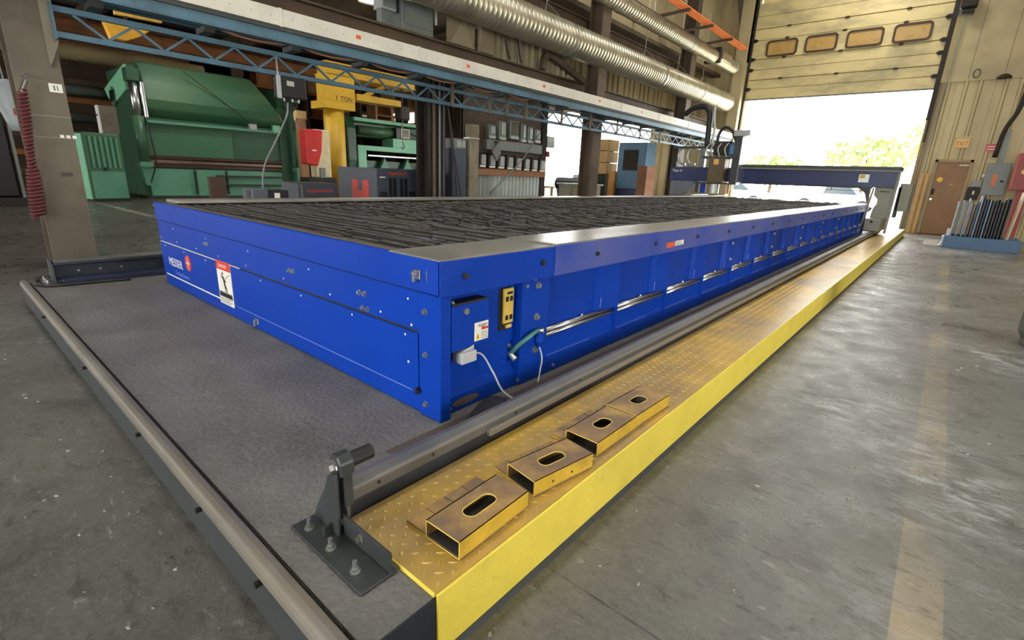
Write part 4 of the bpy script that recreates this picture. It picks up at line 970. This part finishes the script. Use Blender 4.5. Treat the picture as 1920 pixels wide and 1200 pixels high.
# ------------------------------------------------------------------ switch panel wall between the columns
ew = thing('switch_panel_wall', (-6.95,7.95,0), 'grey corrugated partition carrying the electrical boxes', 'partition')
for i in range(6): corr_x(MB(), 6.95+i*.345, 6.95+(i+1)*.345-.004, .0, 1.19, -6.9, .115, .02, .03).build('sheet', m_corr, ew)
B('upper_board', M('panel_board',(88,72,58),.7,0,.2), ew, -6.96,-6.92, 6.6,9.06, 1.3,2.75)
B('wood_rail', m_wood, ew, -6.92,-6.84, 6.92,9.05, 1.19,1.31, bevel=.004)
B('end_post', m_dark_iron, ew, -6.96,-6.86, 8.9,9.06, 0,2.75)
B('end_post', m_brown, ew, -6.98,-6.90, 6.6,6.72, 0,2.75)
wt = thing('wireway', (-6.85,7.95,1.66), 'long grey wireway trough across the switch panel wall', 'wireway')
B('trough', m_elec, wt, -6.92,-6.78, 7.10,8.80, 1.66,1.84, bevel=.004); B('cover_seam', m_gray, wt, -6.782,-6.778,7.9,7.91,1.66,1.84)
tw = ['first','second','third','fourth','fifth','sixth']
for i, (y0,y1,z0,z1) in enumerate(((7.17,7.36,1.86,2.11),(7.46,7.66,1.86,2.2),(7.78,8.04,1.9,2.24),(8.12,8.28,1.86,2.21),(8.33,8.50,1.86,2.18),(8.56,8.76,1.88,2.15))):
    t = thing('disconnect_box', (-6.85,(y0+y1)/2,z0), 'grey disconnect box above the wireway, %s from the left' % tw[i], 'switch box', 'disconnect boxes on the panel wall')
    B('box_body', m_elec, t, -6.92,-6.80, y0,y1, z0,z1, bevel=.01)
    MB().box(-6.80,-6.78,y0+.05,y1-.03,z0+.08,z1-.03).build('box_cover', m_eleclt if i != 2 else m_beige, t, bevel=.012); B('box_foot', m_eleclt, t, -6.80,-6.79,y0+.01,y1-.01,z0,z0+.05)
tw = ['first','second','third','fourth','fifth','sixth','seventh','eighth']
for i in range(8):
    y0 = 6.93+i*.265; z0 = 1.335-.004*i
    t = thing('safety_switch', (-6.85,y0+.07,z0), 'small safety switch below the wireway, %s from the left' % tw[i], 'switch box', 'safety switches on the panel wall')
    B('box_body', m_dark_iron, t, -6.92,-6.83, y0,y0+.19, z0,z0+.27)
    MB().tube([(-6.83,y0+.11,z0+.05),(-6.80,y0+.11,z0+.05)],.001,6).box(-6.83,-6.795,y0+.05,y0+.17,z0+.045,z0+.225).build('box_cover', m_eleclt, t, bevel=.02); B('box_foot', m_white, t, -6.83,-6.81,y0+.03,y0+.18,z0,z0+.035)
t = thing('tilted_box', (-6.75,7.35,1.5), 'grey cover hanging askew in front of the wireway', 'cover')
MB().prism([(7.22,1.62),(7.36,1.80),(7.46,1.62),(7.36,1.46)],'x',-6.79,-6.74).build('cover_plate', m_gray, t); B('cover_hinge', m_dark_iron, t, -6.78,-6.75,7.30,7.40,1.78,1.82)
t = thing('tall_cabinet', (-6.6,6.5,0), 'tall dark grey cabinet left of the switch panels', 'cabinet')
B('cabinet_body', m_hypf, t, -6.98,-6.62,6.1,6.42,0,1.62, bevel=.008); B('cabinet_door', m_hypf, t, -6.62,-6.61,6.13,6.40,.05,1.58)
t = thing('meter_box', (-6.62,6.25,1.62), 'small box with a glass window on the dark cabinet', 'meter')
B('box_body', m_elec, t, -6.9,-6.64,6.12,6.42,1.62,1.78); B('box_window', m_eleclt, t, -6.64,-6.635,6.20,6.30,1.64,1.75); B('box_window', m_eleclt, t, -6.64,-6.635,6.32,6.40,1.64,1.75)
t = thing('beam_post', (-6.55,6.62,0), 'pale rusted post with welded cap beside the dark cabinet', 'post')
B('post', M('rusted_post',(132,124,106),.6,.2,.2,4,0,40,(104,78,58),.6,3), t, -6.75,-6.6,6.47,6.70,0,1.80); B('post_upper', M('rusted_post',(132,124,106),.6), t, -6.74,-6.61,6.49,6.71,1.82,2.04); B('post_cap', m_eleclt, t, -6.76,-6.6,6.47,6.72,1.80,1.82)
for i, (a,b,c) in enumerate((((-6.79,8.72,2.1),(-6.72,8.0,1.45),(-6.87,7.3,.85)),((-6.55,5.9,2.3),(-6.5,5.97,1.6),(-6.5,6.1,.7)),((-6.5,5.85,2.3),(-6.48,6.0,1.5),(-6.48,6.2,.6)))):
    w_ = MB().tube(curve_pts([a,b,c],8),.014,7).build('hanging_cable', m_hose if i else m_gray, smooth=True); tag(w_, ('pale cable slanting across the switch panels','black cable hanging down the dark column','second black cable bending behind the dark cabinet')[i],'cable')
t = thing('junction_box', (-6.85,9.2,1.8), 'pale junction box at the right edge of the switch panel wall', 'junction box')
B('box_body', m_eleclt, t, -6.95,-6.84,9.07,9.32,1.82,2.05, bevel=.008); B('box_lid', m_corr, t, -6.84,-6.83,9.10,9.29,1.84,1.94); B('red_tag', m_redbox, t, -6.88,-6.84,9.08,9.16,1.62,1.74)

# ------------------------------------------------------------------ power supplies
p1 = thing('power_supply', (-7.8,5.35,0), 'tall grey plasma power supply with a big red letter on its side', 'power supply', 'plasma power supplies')
B('cabinet_body', m_hyp, p1, -8.37,-7.2,4.92,5.78,.08,1.235, bevel=.01)
B('front_panel', m_hypf, p1, -7.2,-7.19,4.95,5.75,.1,1.22)
for k, y0 in enumerate((5.16,5.25,5.39,5.48)): B('vent', m_black, p1, -7.19,-7.185,y0,y0+.065,.62,1.08)
for y0 in (4.98,5.58):
    for k in range(4): B('vent', m_black, p1, -7.19,-7.186,y0+k*.038,y0+k*.038+.028,.62,.86)
text('front_name','Hypertherm',.078,(-7.185,5.15,1.135),FACE_PX,m_hypred,p1,sx=1.0)
B('badge', m_white, p1, -7.19,-7.186,4.985,5.09,1.08,1.10)
MB().prism([(-7.92,.5),(-7.72,.5),(-7.72,.66),(-7.62,.66),(-7.62,.5),(-7.42,.5),(-7.42,1.03),(-7.60,1.03),(-7.60,.86),(-7.74,.86),(-7.74,1.03),(-7.92,1.03)],'y',4.915,4.92).build('side_letter', m_hypred, p1)
B('caster_frame', m_black, p1, -8.3,-7.25,5.0,5.7,0,.08)
p2 = thing('power_supply', (-7.5,3.9,0), 'low grey power supply left of the tall one', 'power supply', 'plasma power supplies')
B('cabinet_body', m_hyp, p2, -7.80,-7.30,3.62,4.28,0,.975, bevel=.01); B('front_panel', m_hypf, p2, -7.30,-7.29,3.66,4.25,.05,.96); B('corner_trim', m_gray, p2, -7.295,-7.285,3.66,3.70,.05,.95)
text('front_name','Hypertherm',.085,(-7.288,3.76,.84),FACE_PX,m_hypred,p2)
t = thing('small_pump_box', (-5.6,2.4,.0), 'small grey box on a stand just behind the table rim', 'box')
B('box_body', m_hyp, t, -5.95,-5.7,2.32,2.50,.80,.95, bevel=.01); B('box_panel', m_black, t, -5.95,-5.7,2.50,2.72,.82,.94); B('box_label', m_white, t, -5.7,-5.695,2.56,2.62,.85,.91); B('stand', m_dark_iron, t, -5.9,-5.75,2.4,2.65,0,.80)
t = MB().box(-6.05,-5.98,2.02,2.17,.0,1.06).build('timber_offcut', M('dark_timber',(66,46,32),.8), None); tag(t,'dark timber offcut standing behind the table rim','timber')

# ------------------------------------------------------------------ first press brake
pb1 = thing('press_brake', (-21,7.5,0), 'large green press brake standing in the left bay', 'press brake')
# upper ram hood: bulged profile in XZ extruded along Y
hood = [(-22.2,4.15),(-19.9,4.15),(-19.62,3.6),(-19.5,3.05),(-19.6,2.75),(-19.95,2.5),(-22.2,2.5)]
mb = MB(); n = len(hood)
vs = [(x,5.05,z) for x,z in hood]+[(x,8.4+(4.2-z)*.72,z) for x,z in hood]
mb.add(vs, [tuple(range(n))[::-1], tuple(range(n,2*n))]+[(i,(i+1)%n,(i+1)%n+n,i+n) for i in range(n)]); mb.build('ram_hood', m_press, pb1, bevel=.06, seg=2)
B('ledge', m_bedgreen, pb1, -20.0,-19.62,5.05,9.3,2.36,2.44); B('ledge_gap', m_pressd, pb1, -20.0,-19.75,5.05,9.3,2.26,2.52)
B('ram_plate', m_press, pb1, -20.1,-19.8,5.0,9.6,1.38,2.36)
B('ram_plate_side', m_pressd, pb1, -20.1,-19.78,7.6,9.6,1.38,2.30)
for z0,z1,m in ((1.27,1.38,m_tool),(1.14,1.24,M('tool_bright',(128,112,96),.35,.6)),(1.0,1.12,m_tool)): B('tooling', m, pb1, -20.05,-19.72,5.0,9.3,z0,z1, bevel=.01)
B('bed', m_bedgreen, pb1, -20.2,-19.75,4.95,9.9,.1,.98, bevel=.01); B('bed_foot', m_dark_iron, pb1, -20.3,-19.7,4.9,10.0,0,.1)
for y0, z in ((6.9,.78),(7.0,.48)): MB().box(-19.75,-19.5,y0,y0+2.2,z-.025,z+.025).build('back_arm', m_dark_iron, pb1)
for y0 in (6.2,7.2): MB().box(-19.75,-19.66,y0,y0+.05,.15,.95).build('gauge_strip', m_dark_iron, pb1)
# side frames
MB().prism([(-22.6,3.5),(-19.85,4.0),(-20.0,3.3),(-21.75,2.96),(-22.3,3.2)],'y',4.72,4.78).build('end_cap', m_pressl, pb1)
n_=16; MB().tube([(-21.6,4.715,3.2),(-21.6,4.7,3.2)],.3,20).build('cap_badge', m_press, pb1)
for k in range(3): MB().bar((-21.85+k*.2,4.69,3.05),(-21.75+k*.2,4.69,3.38),.05,.02).build('badge_stroke', m_black, pb1)
B('left_frame', m_pressd, pb1, -22.3,-19.95,4.78,5.05,0.1,4.0); B('right_frame', m_pressd, pb1, -22.3,-19.7,9.25,9.95,.1,3.3, bevel=.02); 
MB().prism([(-22.3,3.3),(-19.7,3.3),(-19.9,3.9),(-22.3,4.1)],'y',9.3,9.9).build('right_frame_top', m_pressd, pb1)
for s, y in (('left',4.78),('right',9.80)):
    cy = MB().cyl((-19.45,y,1.15),(-19.45,y,2.52),.15 if s=='left' else .13,18).build('cylinder', m_press, pb1, smooth=False)
    for p in cy.data.polygons: p.use_smooth = len(p.vertices)==4
    r_ = MB().cyl((-19.45,y,2.5),(-19.45,y,3.5),.11,16).build('piston_rod', m_chrome, pb1)
    for p in r_.data.polygons: p.use_smooth = len(p.vertices)==4
    MB().box(-19.65,-19.28,y-.18,y+.18,1.02,1.16).prism([(y-.14,1.02),(y+.14,1.02),(y+.06,.45),(y-.06,.45)],'x',-19.55,-19.38).build('cylinder_foot', m_bedgreen, pb1); B('rod_cap', m_pressd, pb1, -19.75,-19.3,y-.15,y+.15,3.5,3.85)
    MB().tube(curve_pts([(-19.3,y+.16,2.4),(-19.25,y+.2,1.9),(-19.25,y+.24,1.2),(-19.4,y+.05,.5)],6),.02,6).build('hydraulic_hose', m_hose, pb1)
MB().cyl((-19.45,5.0,2.5),(-19.45,5.0,3.5),.07,14).build('piston_rod', m_chrome, pb1)
B('clamp', m_eleclt, pb1, -19.75,-19.6,8.15,8.4,2.44,2.62); B('clamp', m_pressl, pb1, -19.75,-19.6,9.0,9.25,2.4,2.65); MB().tube([(-19.5,6.2,4.0),(-19.5,8.2,2.6)],.012,5).build('wire', m_dark_iron, pb1)
hc = thing('hydraulic_cabinet', (-18.6,3.6,0), 'light green hydraulic cabinet with slatted side beside the press brake', 'cabinet')
def rotbox(parent, nm, mat, x0,x1,y0,y1,z0,z1,bev=0): return B(nm, mat, parent, x0,x1,y0,y1,z0,z1, bevel=bev)
rotbox(hc,'cabinet_body',m_press,-19.6,-18.6,3.15,4.1,0.05,1.9,.04)
rotbox(hc,'side_panel',m_pressl,-19.58,-18.62,3.13,3.15,.08,1.85)
for k in range(6): rotbox(hc,'slat',m_bedgreen,-18.6,-18.57,3.28+k*.13,3.28+k*.13+.06,.95,1.8)
rotbox(hc,'lower_panel',m_bedgreen,-18.6,-18.58,3.2,4.05,.1,.85); rotbox(hc,'handle',m_black,-18.58,-18.55,3.55,3.62,.88,.97); rotbox(hc,'plinth',m_dark_iron,-19.6,-18.6,3.15,4.1,0,.05)
hc.rotation_euler = (0,0,math.radians(13))
sb = thing('control_pillar', (-18.9,3.9,1.9), 'white and tan switch box on top of the green cabinet', 'switch box')
B('box_side', m_beige, sb, -19.1,-18.8,3.72,4.12,1.9,2.66, bevel=.01); B('box_face', m_white, sb, -19.1,-18.82,3.69,3.72,1.92,2.66); MB().cyl((-18.95,3.69,2.4),(-18.95,3.67,2.4),.03,10).build('box_button', m_black, sb)

# ------------------------------------------------------------------ jib crane
jc = thing('jib_crane', (-16,9.4,0), 'yellow jib crane mast marked one ton in the left bay', 'crane')
MB().cyl((-16,9.38,0),(-16,9.38,3.05),.33,20).build('mast', m_crane, jc)
for p in jc.children[0].data.polygons: p.use_smooth = len(p.vertices)==4
B('head_plate', m_crane, jc, -16.45,-15.6,8.85,9.95,3.05,3.28); B('head_box', m_crane, jc, -16.3,-15.65,8.98,10.0,3.28,4.1, bevel=.02)
text('capacity_figure','1',.2,(-15.645,9.27,3.32),FACE_PX,m_black,jc)
text('capacity_word','TON',.2,(-15.645,9.45,3.32),FACE_PX,m_black,jc)
B('jib_arm', m_crane, jc, -16.2,-15.8,9.0,12.6,4.1,4.4); B('arm_flange', m_crane, jc, -16.35,-15.65,9.0,12.6,4.06,4.1); B('arm_flange', m_crane, jc, -16.35,-15.65,9.0,12.6,4.4,4.44)
MB().bar((-16,9.9,3.3),(-16,11.4,4.05),.14,.12).build('knee_brace', m_crane, jc); MB().box(-16.3,-15.7,10.1,11.9,3.42,3.62).build('lower_arm', m_crane, jc)
ho = thing('chain_hoist', (-16,11.9,2.9), 'dark chain hoist hanging from the yellow jib arm', 'hoist')
B('hoist_body', m_dark_iron, ho, -16.2,-15.8,11.95,12.4,3.0,3.5, bevel=.05); MB().cyl((-16,12.17,3.5),(-16,12.17,4.06),.04,8).build('suspension', m_dark_iron, ho); MB().cyl((-16,12.17,2.2),(-16,12.17,3.0),.02,6).build('chain', m_gray, ho); MB().tube(curve_pts([(-16,12.17,2.2),(-16,12.24,2.1),(-16,12.17,2.0),(-16,12.11,2.08)],4),.025,6).build('hook', m_gray, ho)
yk = thing('yellow_hook_block', (-13,3.25,3.45), 'yellow trapezoid lifting block glowing behind the lattice girder', 'lifting block')
MB().prism([(2.86,3.80),(3.66,3.74),(3.44,3.58),(3.19,3.45),(2.95,3.45)],'x',-13.1,-12.9).build('block', M('block_amber',(236,176,48),.5), yk); MB().bar((-13,3.08,3.93),(-13,3.86,3.95),.10,.07).build('spreader', M('spreader_yellow',(240,196,84),.5), yk)
B('suspension', m_dark_iron, yk, -13.03,-12.97,3.22,3.28,3.6,6.55)

# ------------------------------------------------------------------ second press brake
pb2 = thing('press_brake', (-20.5,14.6,0), 'second green press brake behind the jib crane', 'press brake')
MB().prism([(-21.8,3.35),(-20.3,3.4),(-20.0,2.9),(-19.95,1.6),(-20.1,.9),(-21.8,.9)],'y',12.3,12.75).build('left_frame', m_pressd, pb2, bevel=.04)
B('top_plate', m_pressl, pb2, -21.6,-20.1,12.75,17.2,3.22,3.36); B('ram', m_press, pb2, -21.4,-20.3,12.75,17.2,2.6,3.2, bevel=.05)
rd_ = MB().cyl((-20.15,12.9,2.85),(-20.15,15.0,2.85),.2,16).build('pressure_roll', m_press, pb2)
for p in rd_.data.polygons: p.use_smooth = len(p.vertices)==4
B('work_table', m_pressl, pb2, -20.6,-19.9,12.75,17.2,2.02,2.22); B('table_riser', m_pressl, pb2, -20.6,-19.85,14.55,17.2,2.22,2.62); B('left_post', m_pressl, pb2, -20.3,-19.9,12.75,13.15,.9,2.02)
B('gauge_bar', m_eleclt, pb2, -19.9,-19.85,13.2,16.9,1.78,1.84); B('lower_bed', m_pressd, pb2, -21.5,-20.4,12.7,17.2,0,1.6)
for y in (13.9,15.2,16.2): MB().prism([(y,1.05),(y+.7,1.05),(y+.35,1.75)],'x',-20.3,-20.1).build('brace', m_bedgreen, pb2)
cp = B('control_panel', m_black, pb2, -20.2,-19.8,14.7,15.4,2.62,3.1, bevel=.02); B('panel_frame', M('panel_pale',(200,186,160),.5), cp, -19.8,-19.77,14.95,15.45,2.66,3.08); B('panel_screen', m_black, cp, -19.77,-19.76,15.02,15.38,2.72,3.02)
for k in range(3): B('panel_line', m_gray, cp, -19.76,-19.755,15.04,15.36,2.75+k*.09,2.79+k*.09)
MB().tube(curve_pts([(-19.8,15.5,2.9),(-19.7,15.9,2.75),(-19.8,16.3,2.7)],5),.03,6).build('hose', m_hose, pb2)
# shelves, welder, racks and misc in the left bay
wd = thing('welding_machine', (-15,8.1,0), 'red and cream welding machine before the jib mast', 'welder')
B('body', M('welder_cream',(220,206,164),.5), wd, -15.4,-15.0,8.12,8.62,.9,2.32, bevel=.03); MB().prism([(7.8,1.3),(7.8,2.3),(8.36,2.3),(8.3,1.7),(8.15,1.25)],'x',-15.35,-14.95).build('red_hood', M('welder_red',(206,52,48),.45), wd, bevel=.02); B('hood_slot', m_white, wd, -14.95,-14.94,7.98,8.12,1.68,1.72)
B('cart', m_dark_iron, wd, -15.5,-14.9,7.8,8.7,0.0,.9); MB().cyl((-15,8.3,.9),(-15,8.3,1.2),.1,10).build('gas_valve', m_gray, wd)
ft = thing('fit_up_post', (-17,9.4,0), 'brown timber post beside the first press brake', 'post')
B('post', M('post_timber',(150,112,84),.7), ft, -17.2,-17,8.66,8.92,0,2.75); B('post_head', m_carton, ft, -17.2,-16.98,8.6,8.95,2.75,3.0)
bx = thing('timber_crate', (-19,15.3,0), 'brown open timber crate on the second press brake', 'crate')
B('side', m_wood, bx, -20.9,-20.2,13.9,14.0,3.36,4.2); B('side', m_wood, bx, -20.9,-20.2,14.75,14.85,3.36,4.2); B('back', m_warm, bx, -20.9,-20.8,14.0,14.75,3.36,4.2); B('shelf', m_wood, bx, -20.8,-20.2,14.0,14.75,3.55,3.6); B('bottom', m_wood, bx, -20.9,-20.2,14.0,14.75,3.362,3.4)
d3 = thing('door_3', (-24,19.3,0), 'distant tan overhead door with two bright windows', None, kind='structure')
for k in range(6): B('door_section', m_carton, d3, -27.5,-22.0,19.3,19.36,2.6+k*.62,3.21+k*.62, bevel=.01)
for x in (-26.2,-24.6,-23.2): MB().box(x-.35,x+.35,19.27,19.30,3.9,4.45).build('lit_pane', m_silverwin, d3, bevel=.1)
ws_ = thing('steel_rack', (-23,11.2,0), 'brown storage rack behind the press brakes', 'rack')
for z in (1.2,2.3,3.4,4.4): B('shelf', m_warm, ws_, -24.4,-23.4,9.6,18.2,z,z+.1)
for y in (9.6,12.4,15.2,18.1): B('upright', m_brown, ws_, -24.4,-23.4,y,y+.1,0,5.2)
rr = random.Random(11)
for i, (y,z) in enumerate(((10.2,3.5),(11.2,3.5),(13.0,3.5),(12.9,4.5),(14.0,4.5),(10.6,4.5),(16.0,4.5),(17.0,3.5))):
    c_ = MB().box(-24.2,-23.5,y-.35,y+.35,z,z+.35+.3*rr.random()).build('storage_box', (m_wood,m_carton,m_warm)[i%3], bevel=.01)
    tag(c_, 'plain box on the brown storage rack, place %s along it' % tw[i], 'box', 'boxes on the storage rack')
# warm beams and pipes high in the left bay
for i in range(7):
    z = 5.0+(i%3)*.45; x = -16-i*2.0
    t = thing('roof_purlin', (x,6,z), 'rust brown beam under the left roof, %s counted from the girder' % tw[i], 'beam', 'beams under the left roof')
    B('web', m_warm, t, x-.03,x+.03,-6,19,z,z+.28); B('bottom_flange', m_warm, t, x-.12,x+.12,-6,19,z-.03,z); B('top_flange', m_warm, t, x-.12,x+.12,-6,19,z+.28,z+.31)
for i, (x,z,y) in enumerate(((-12,5.5,0),(-12,5.5,5),(-12,5.5,10),(-12,5.5,15))):
    t = thing('roof_rafter', (-20,y,5.9), 'dark rafter crossing the left bay, %s from the viewer' % tw[i], 'beam', 'rafters of the left bay')
    B('web', m_brown, t, -33.8,-7.5,y-.04,y+.04,5.9,6.5); B('bottom_flange', m_brown, t, -33.8,-7.5,y-.12,y+.12,5.86,5.9)
for i, (x,z,r,y0,y1,m) in enumerate(((-23,4.55,.26,-4,8,m_tanwall),(-22.8,3.35,.16,-4,5.5,m_gray),(-22.8,2.5,.14,-4,5.5,m_gray),(-25.2,4.0,.25,8.6,19,m_galv))):
    t = MB().cyl((x,y0,z),(x,y1,z),r,16).build('wall_pipe', m); 
    for p in t.data.polygons: p.use_smooth = len(p.vertices)==4
    tag(t, ('broad tan pipe high behind the first press brake','grey pipe at middle height behind the first column','lowest grey pipe behind the first column','bright metal pipe behind the second press brake')[i], 'pipe')
gl = thing('wall_left_girts', (-26,0,0), 'brown wall with horizontal rails behind the pipes', None, kind='structure')
B('backing', m_wallbrown, gl, -26.2,-26,-9.9,8.5,0,6.5)
for k in range(9): B('girt', m_warm if k%3==1 else m_brown, gl, -26,-25.8,-9.9,8.5,.6+k*.65,.78+k*.65)
dk = thing('dark_machine', (-16.5,-.3,0), 'dark machine in the gloom at the left edge', 'machine')
B('body', m_black, dk, -18.6,-17.4,-.3,1.6,.2,2.1, bevel=.05); B('leg', m_gray, dk, -17.5,-17.4,1.62,1.68,0,1.9); B('leg', m_gray, dk, -18.6,-18.5,-.2,-.1,0,.3); B('base', m_dark_iron, dk, -18.8,-17.2,-.4,1.8,0,.2)
bg = thing('hanging_bag', (-9.2,.9,1.5), 'pale grey plastic bag hanging behind the first column', 'bag')
MB().tube([(-9.2,.92,2.1),(-9.2,.93,2.0),(-9.2,.97,1.8),(-9.2,.99,1.6),(-9.2,.99,1.5)],[.05,.14,.16,.13,.10],10).build('bag_body', M('bag_grey',(150,158,162),.5), bg, smooth=True); MB().cyl((-9.2,.92,2.1),(-9.2,.9,2.6),.008,5).build('bag_string', m_gray, bg); MB().box(-9.04,-9.03,.93,1.03,1.68,1.76).build('bag_mark', m_redbox, bg)

# ------------------------------------------------------------------ things near the side opening
bm_ = thing('ironworker', (-9.3,17.0,0), 'blue ironworker machine left of the gantry', 'machine')
B('body', M('iron_blue',(92,132,160),.45), bm_, -9.45,-8.35,16.8,17.6,.9,2.5, bevel=.02); B('window', m_dark_iron, bm_, -9.2,-8.65,16.77,16.8,1.55,2.25); B('lower_body', m_navy, bm_, -9.4,-8.6,16.8,17.5,0,.9); B('side_guard', m_wood, bm_, -8.55,-8.2,16.7,17.4,.6,1.7); B('side_guard', M('guard_orange',(196,140,70),.5), bm_, -9.7,-9.45,16.7,17.4,0,1.5)
cr = thing('carton_stack', (-10.3,17.5,0), 'stack of tan cartons beside the side opening', 'carton stack')
for k in range(3): B('carton', m_carton, cr, -10.95,-10.0,17.0,17.8,1.4+k*.42,1.8+k*.42, bevel=.01)
B('stand', m_dark_iron, cr, -10.95,-10.0,17.0,17.8,0,1.4)
cb2 = thing('steel_cabinet', (-8.2,12.2,0), 'low beige cabinet beyond the third column', 'cabinet')
B('body', M('cabinet_beige',(150,142,120),.6), cb2, -8.5,-7.6,11.9,12.7,0,1.02, bevel=.01); B('top', m_corr, cb2, -8.55,-7.55,11.85,12.75,1.02,1.06); B('door', M('cabinet_beige',(150,142,120),.6), cb2, -8.45,-8.05,11.88,11.9,.05,.98)
wb2 = thing('timber_bench', (-10.3,13.2,0), 'pale timber bench in the bright side opening', 'bench')
B('bench_top', m_carton, wb2, -10.8,-9.8,12.9,13.5,.86,.92)
for x in (-10.75,-9.9):
    for y in (12.95,13.4): B('leg', m_carton, wb2, x,x+.07,y,y+.07,0,.86)
B('back_frame', m_carton, wb2, -10.8,-10.73,12.9,13.5,.92,1.35)
gr = thing('black_grill', (-10.4,15.2,0), 'black barrel cooker standing in the bright side opening', 'grill')
MB().cyl((-10.9,15.2,1.0),(-9.9,15.2,1.0),.22,14).build('barrel', m_black, gr)
for x in (-10.8,-10.0): MB().bar((x,15.1,.82),(x,15.05,0),.04).bar((x,15.3,.82),(x,15.35,0),.04).build('leg', m_black, gr)
# ------------------------------------------------------------------ yard: trees and vehicles
def tree(x, y, h, r, seed, label):
    rd = random.Random(seed); t = thing('yard_tree', (x,y,-.04), label, 'tree', 'trees beyond the yard')
    MB().tube([(x,y,-.04),(x+.1,y,h*.3),(x,y+.1,h*.6)],[.22,.16,.08],8).build('trunk', m_trunk, t)
    lf = MB()
    for i in range(700):
        a = rd.uniform(0,2*PI); u = rd.uniform(-1,1); rr_ = r*(rd.random()**.35); s_ = math.sqrt(1-u*u)
        c = Vector((x+rr_*s_*math.cos(a), y+rr_*s_*math.sin(a), h*.62+u*rr_*h*.075))
        e1 = Vector((rd.uniform(-1,1),rd.uniform(-1,1),rd.uniform(-1,1))).normalized(); e2 = e1.cross(Vector((rd.uniform(-1,1),rd.uniform(-1,1),rd.uniform(-1,1)))).normalized(); s = r*.10
        lf.add([c-e1*s, c+e2*s*.5, c+e1*s, c-e2*s*.5],[(0,1,2,3)])
    lf.build('foliage', m_leaf, t)
tw8 = ['leftmost','second','third','fourth','rightmost']
for i, (x,y,h,r) in enumerate(((-30,66,4.5,4),(-17,68,5,4.5),(-7,62,7.0,3.8),(-.5,58,9,3.7),(7.5,60,9,4))): tree(x, y, h, r, 40+i, 'sunlit yellow green tree beyond the yard, %s of the row' % tw8[i])
def car(x, y, paint, label, pickup=False):
    t = thing('parked_car', (x,y,-.04), label, 'car', 'vehicles parked in the yard')
    z = -.04
    MB().prism([(x-2.2,z+.35),(x+2.2,z+.35),(x+2.25,z+.75),(x+1.2,z+.95),(x-2.2,z+1.0),(x-2.3,z+.7)],'y',y-.85,y+.85).build('body', paint, t, bevel=.06)
    top = [(x-.6,z+.95),(x+1.15,z+.93),(x+.6,z+1.5),(x-.4,z+1.52)] if pickup else [(x-2.0,z+.98),(x+1.15,z+.93),(x+.5,z+1.45),(x-1.4,z+1.48)]
    MB().prism(top,'y',y-.75,y+.75).build('cabin', m_carglass, t, bevel=.04)
    for dx in (-1.4,1.4):
        for dy in (-.86,.70): MB().cyl((x+dx,y+dy,z+.34),(x+dx,y+dy+.16,z+.34),.34,18).build('wheel', m_tyre, t)
car(-10.2,33,m_carw,'white car parked in the yard, left of the pair'); car(-4.9,34,m_carblue,'pale blue pickup parked in the yard, right of the pair',True); car(-20,31,m_carw,'white pickup seen through the side opening',True)

# ------------------------------------------------------------------ loose bits on the floor and pad
cm = [shared(MB().prism([(-.5,-.2),(.1,-.35),(.55,0),(.2,.32),(-.4,.25)],'z',0,.18), 'chip', M('chip_pale',(206,202,190),.5)),
      shared(MB().prism([(-.5,-.12),(.5,-.1),(.48,.12),(-.5,.1)],'z',0,.22), 'chip', M('chip_dark',(70,64,58),.6))]
chips = MB(); rr = random.Random(5)
for i in range(260):
    left = rr.random() < .5
    if left: x, y, z = rr.uniform(-4.5,-.6), rr.uniform(-.6,.36), .0
    else: x, y, z = rr.uniform(-.72,2.0), rr.uniform(.5,7), .0
    s = rr.uniform(.003,.010)*(1+.08*y); a = rr.uniform(0,PI); ca_, sa_ = math.cos(a)*s, math.sin(a)*s
    q = [(-1,-.4),(.2,-.6),(1,.1),(.1,.55)]
    chips.add([(x+u*ca_-v*sa_, y+u*sa_+v*ca_, z) for u,v in q]+[(x+.7*(u*ca_-v*sa_), y+.7*(u*sa_+v*ca_), z+s*.5) for u,v in q],[(4,5,6,7),(0,1,5,4),(1,2,6,5),(2,3,7,6),(3,0,4,7)])
o = chips.build('floor_grit', M('chip_mix',(150,146,136),.6,0,.5,30)); tag(o,'scattered pale slag chips and grit on the floor','grit',kind='stuff')
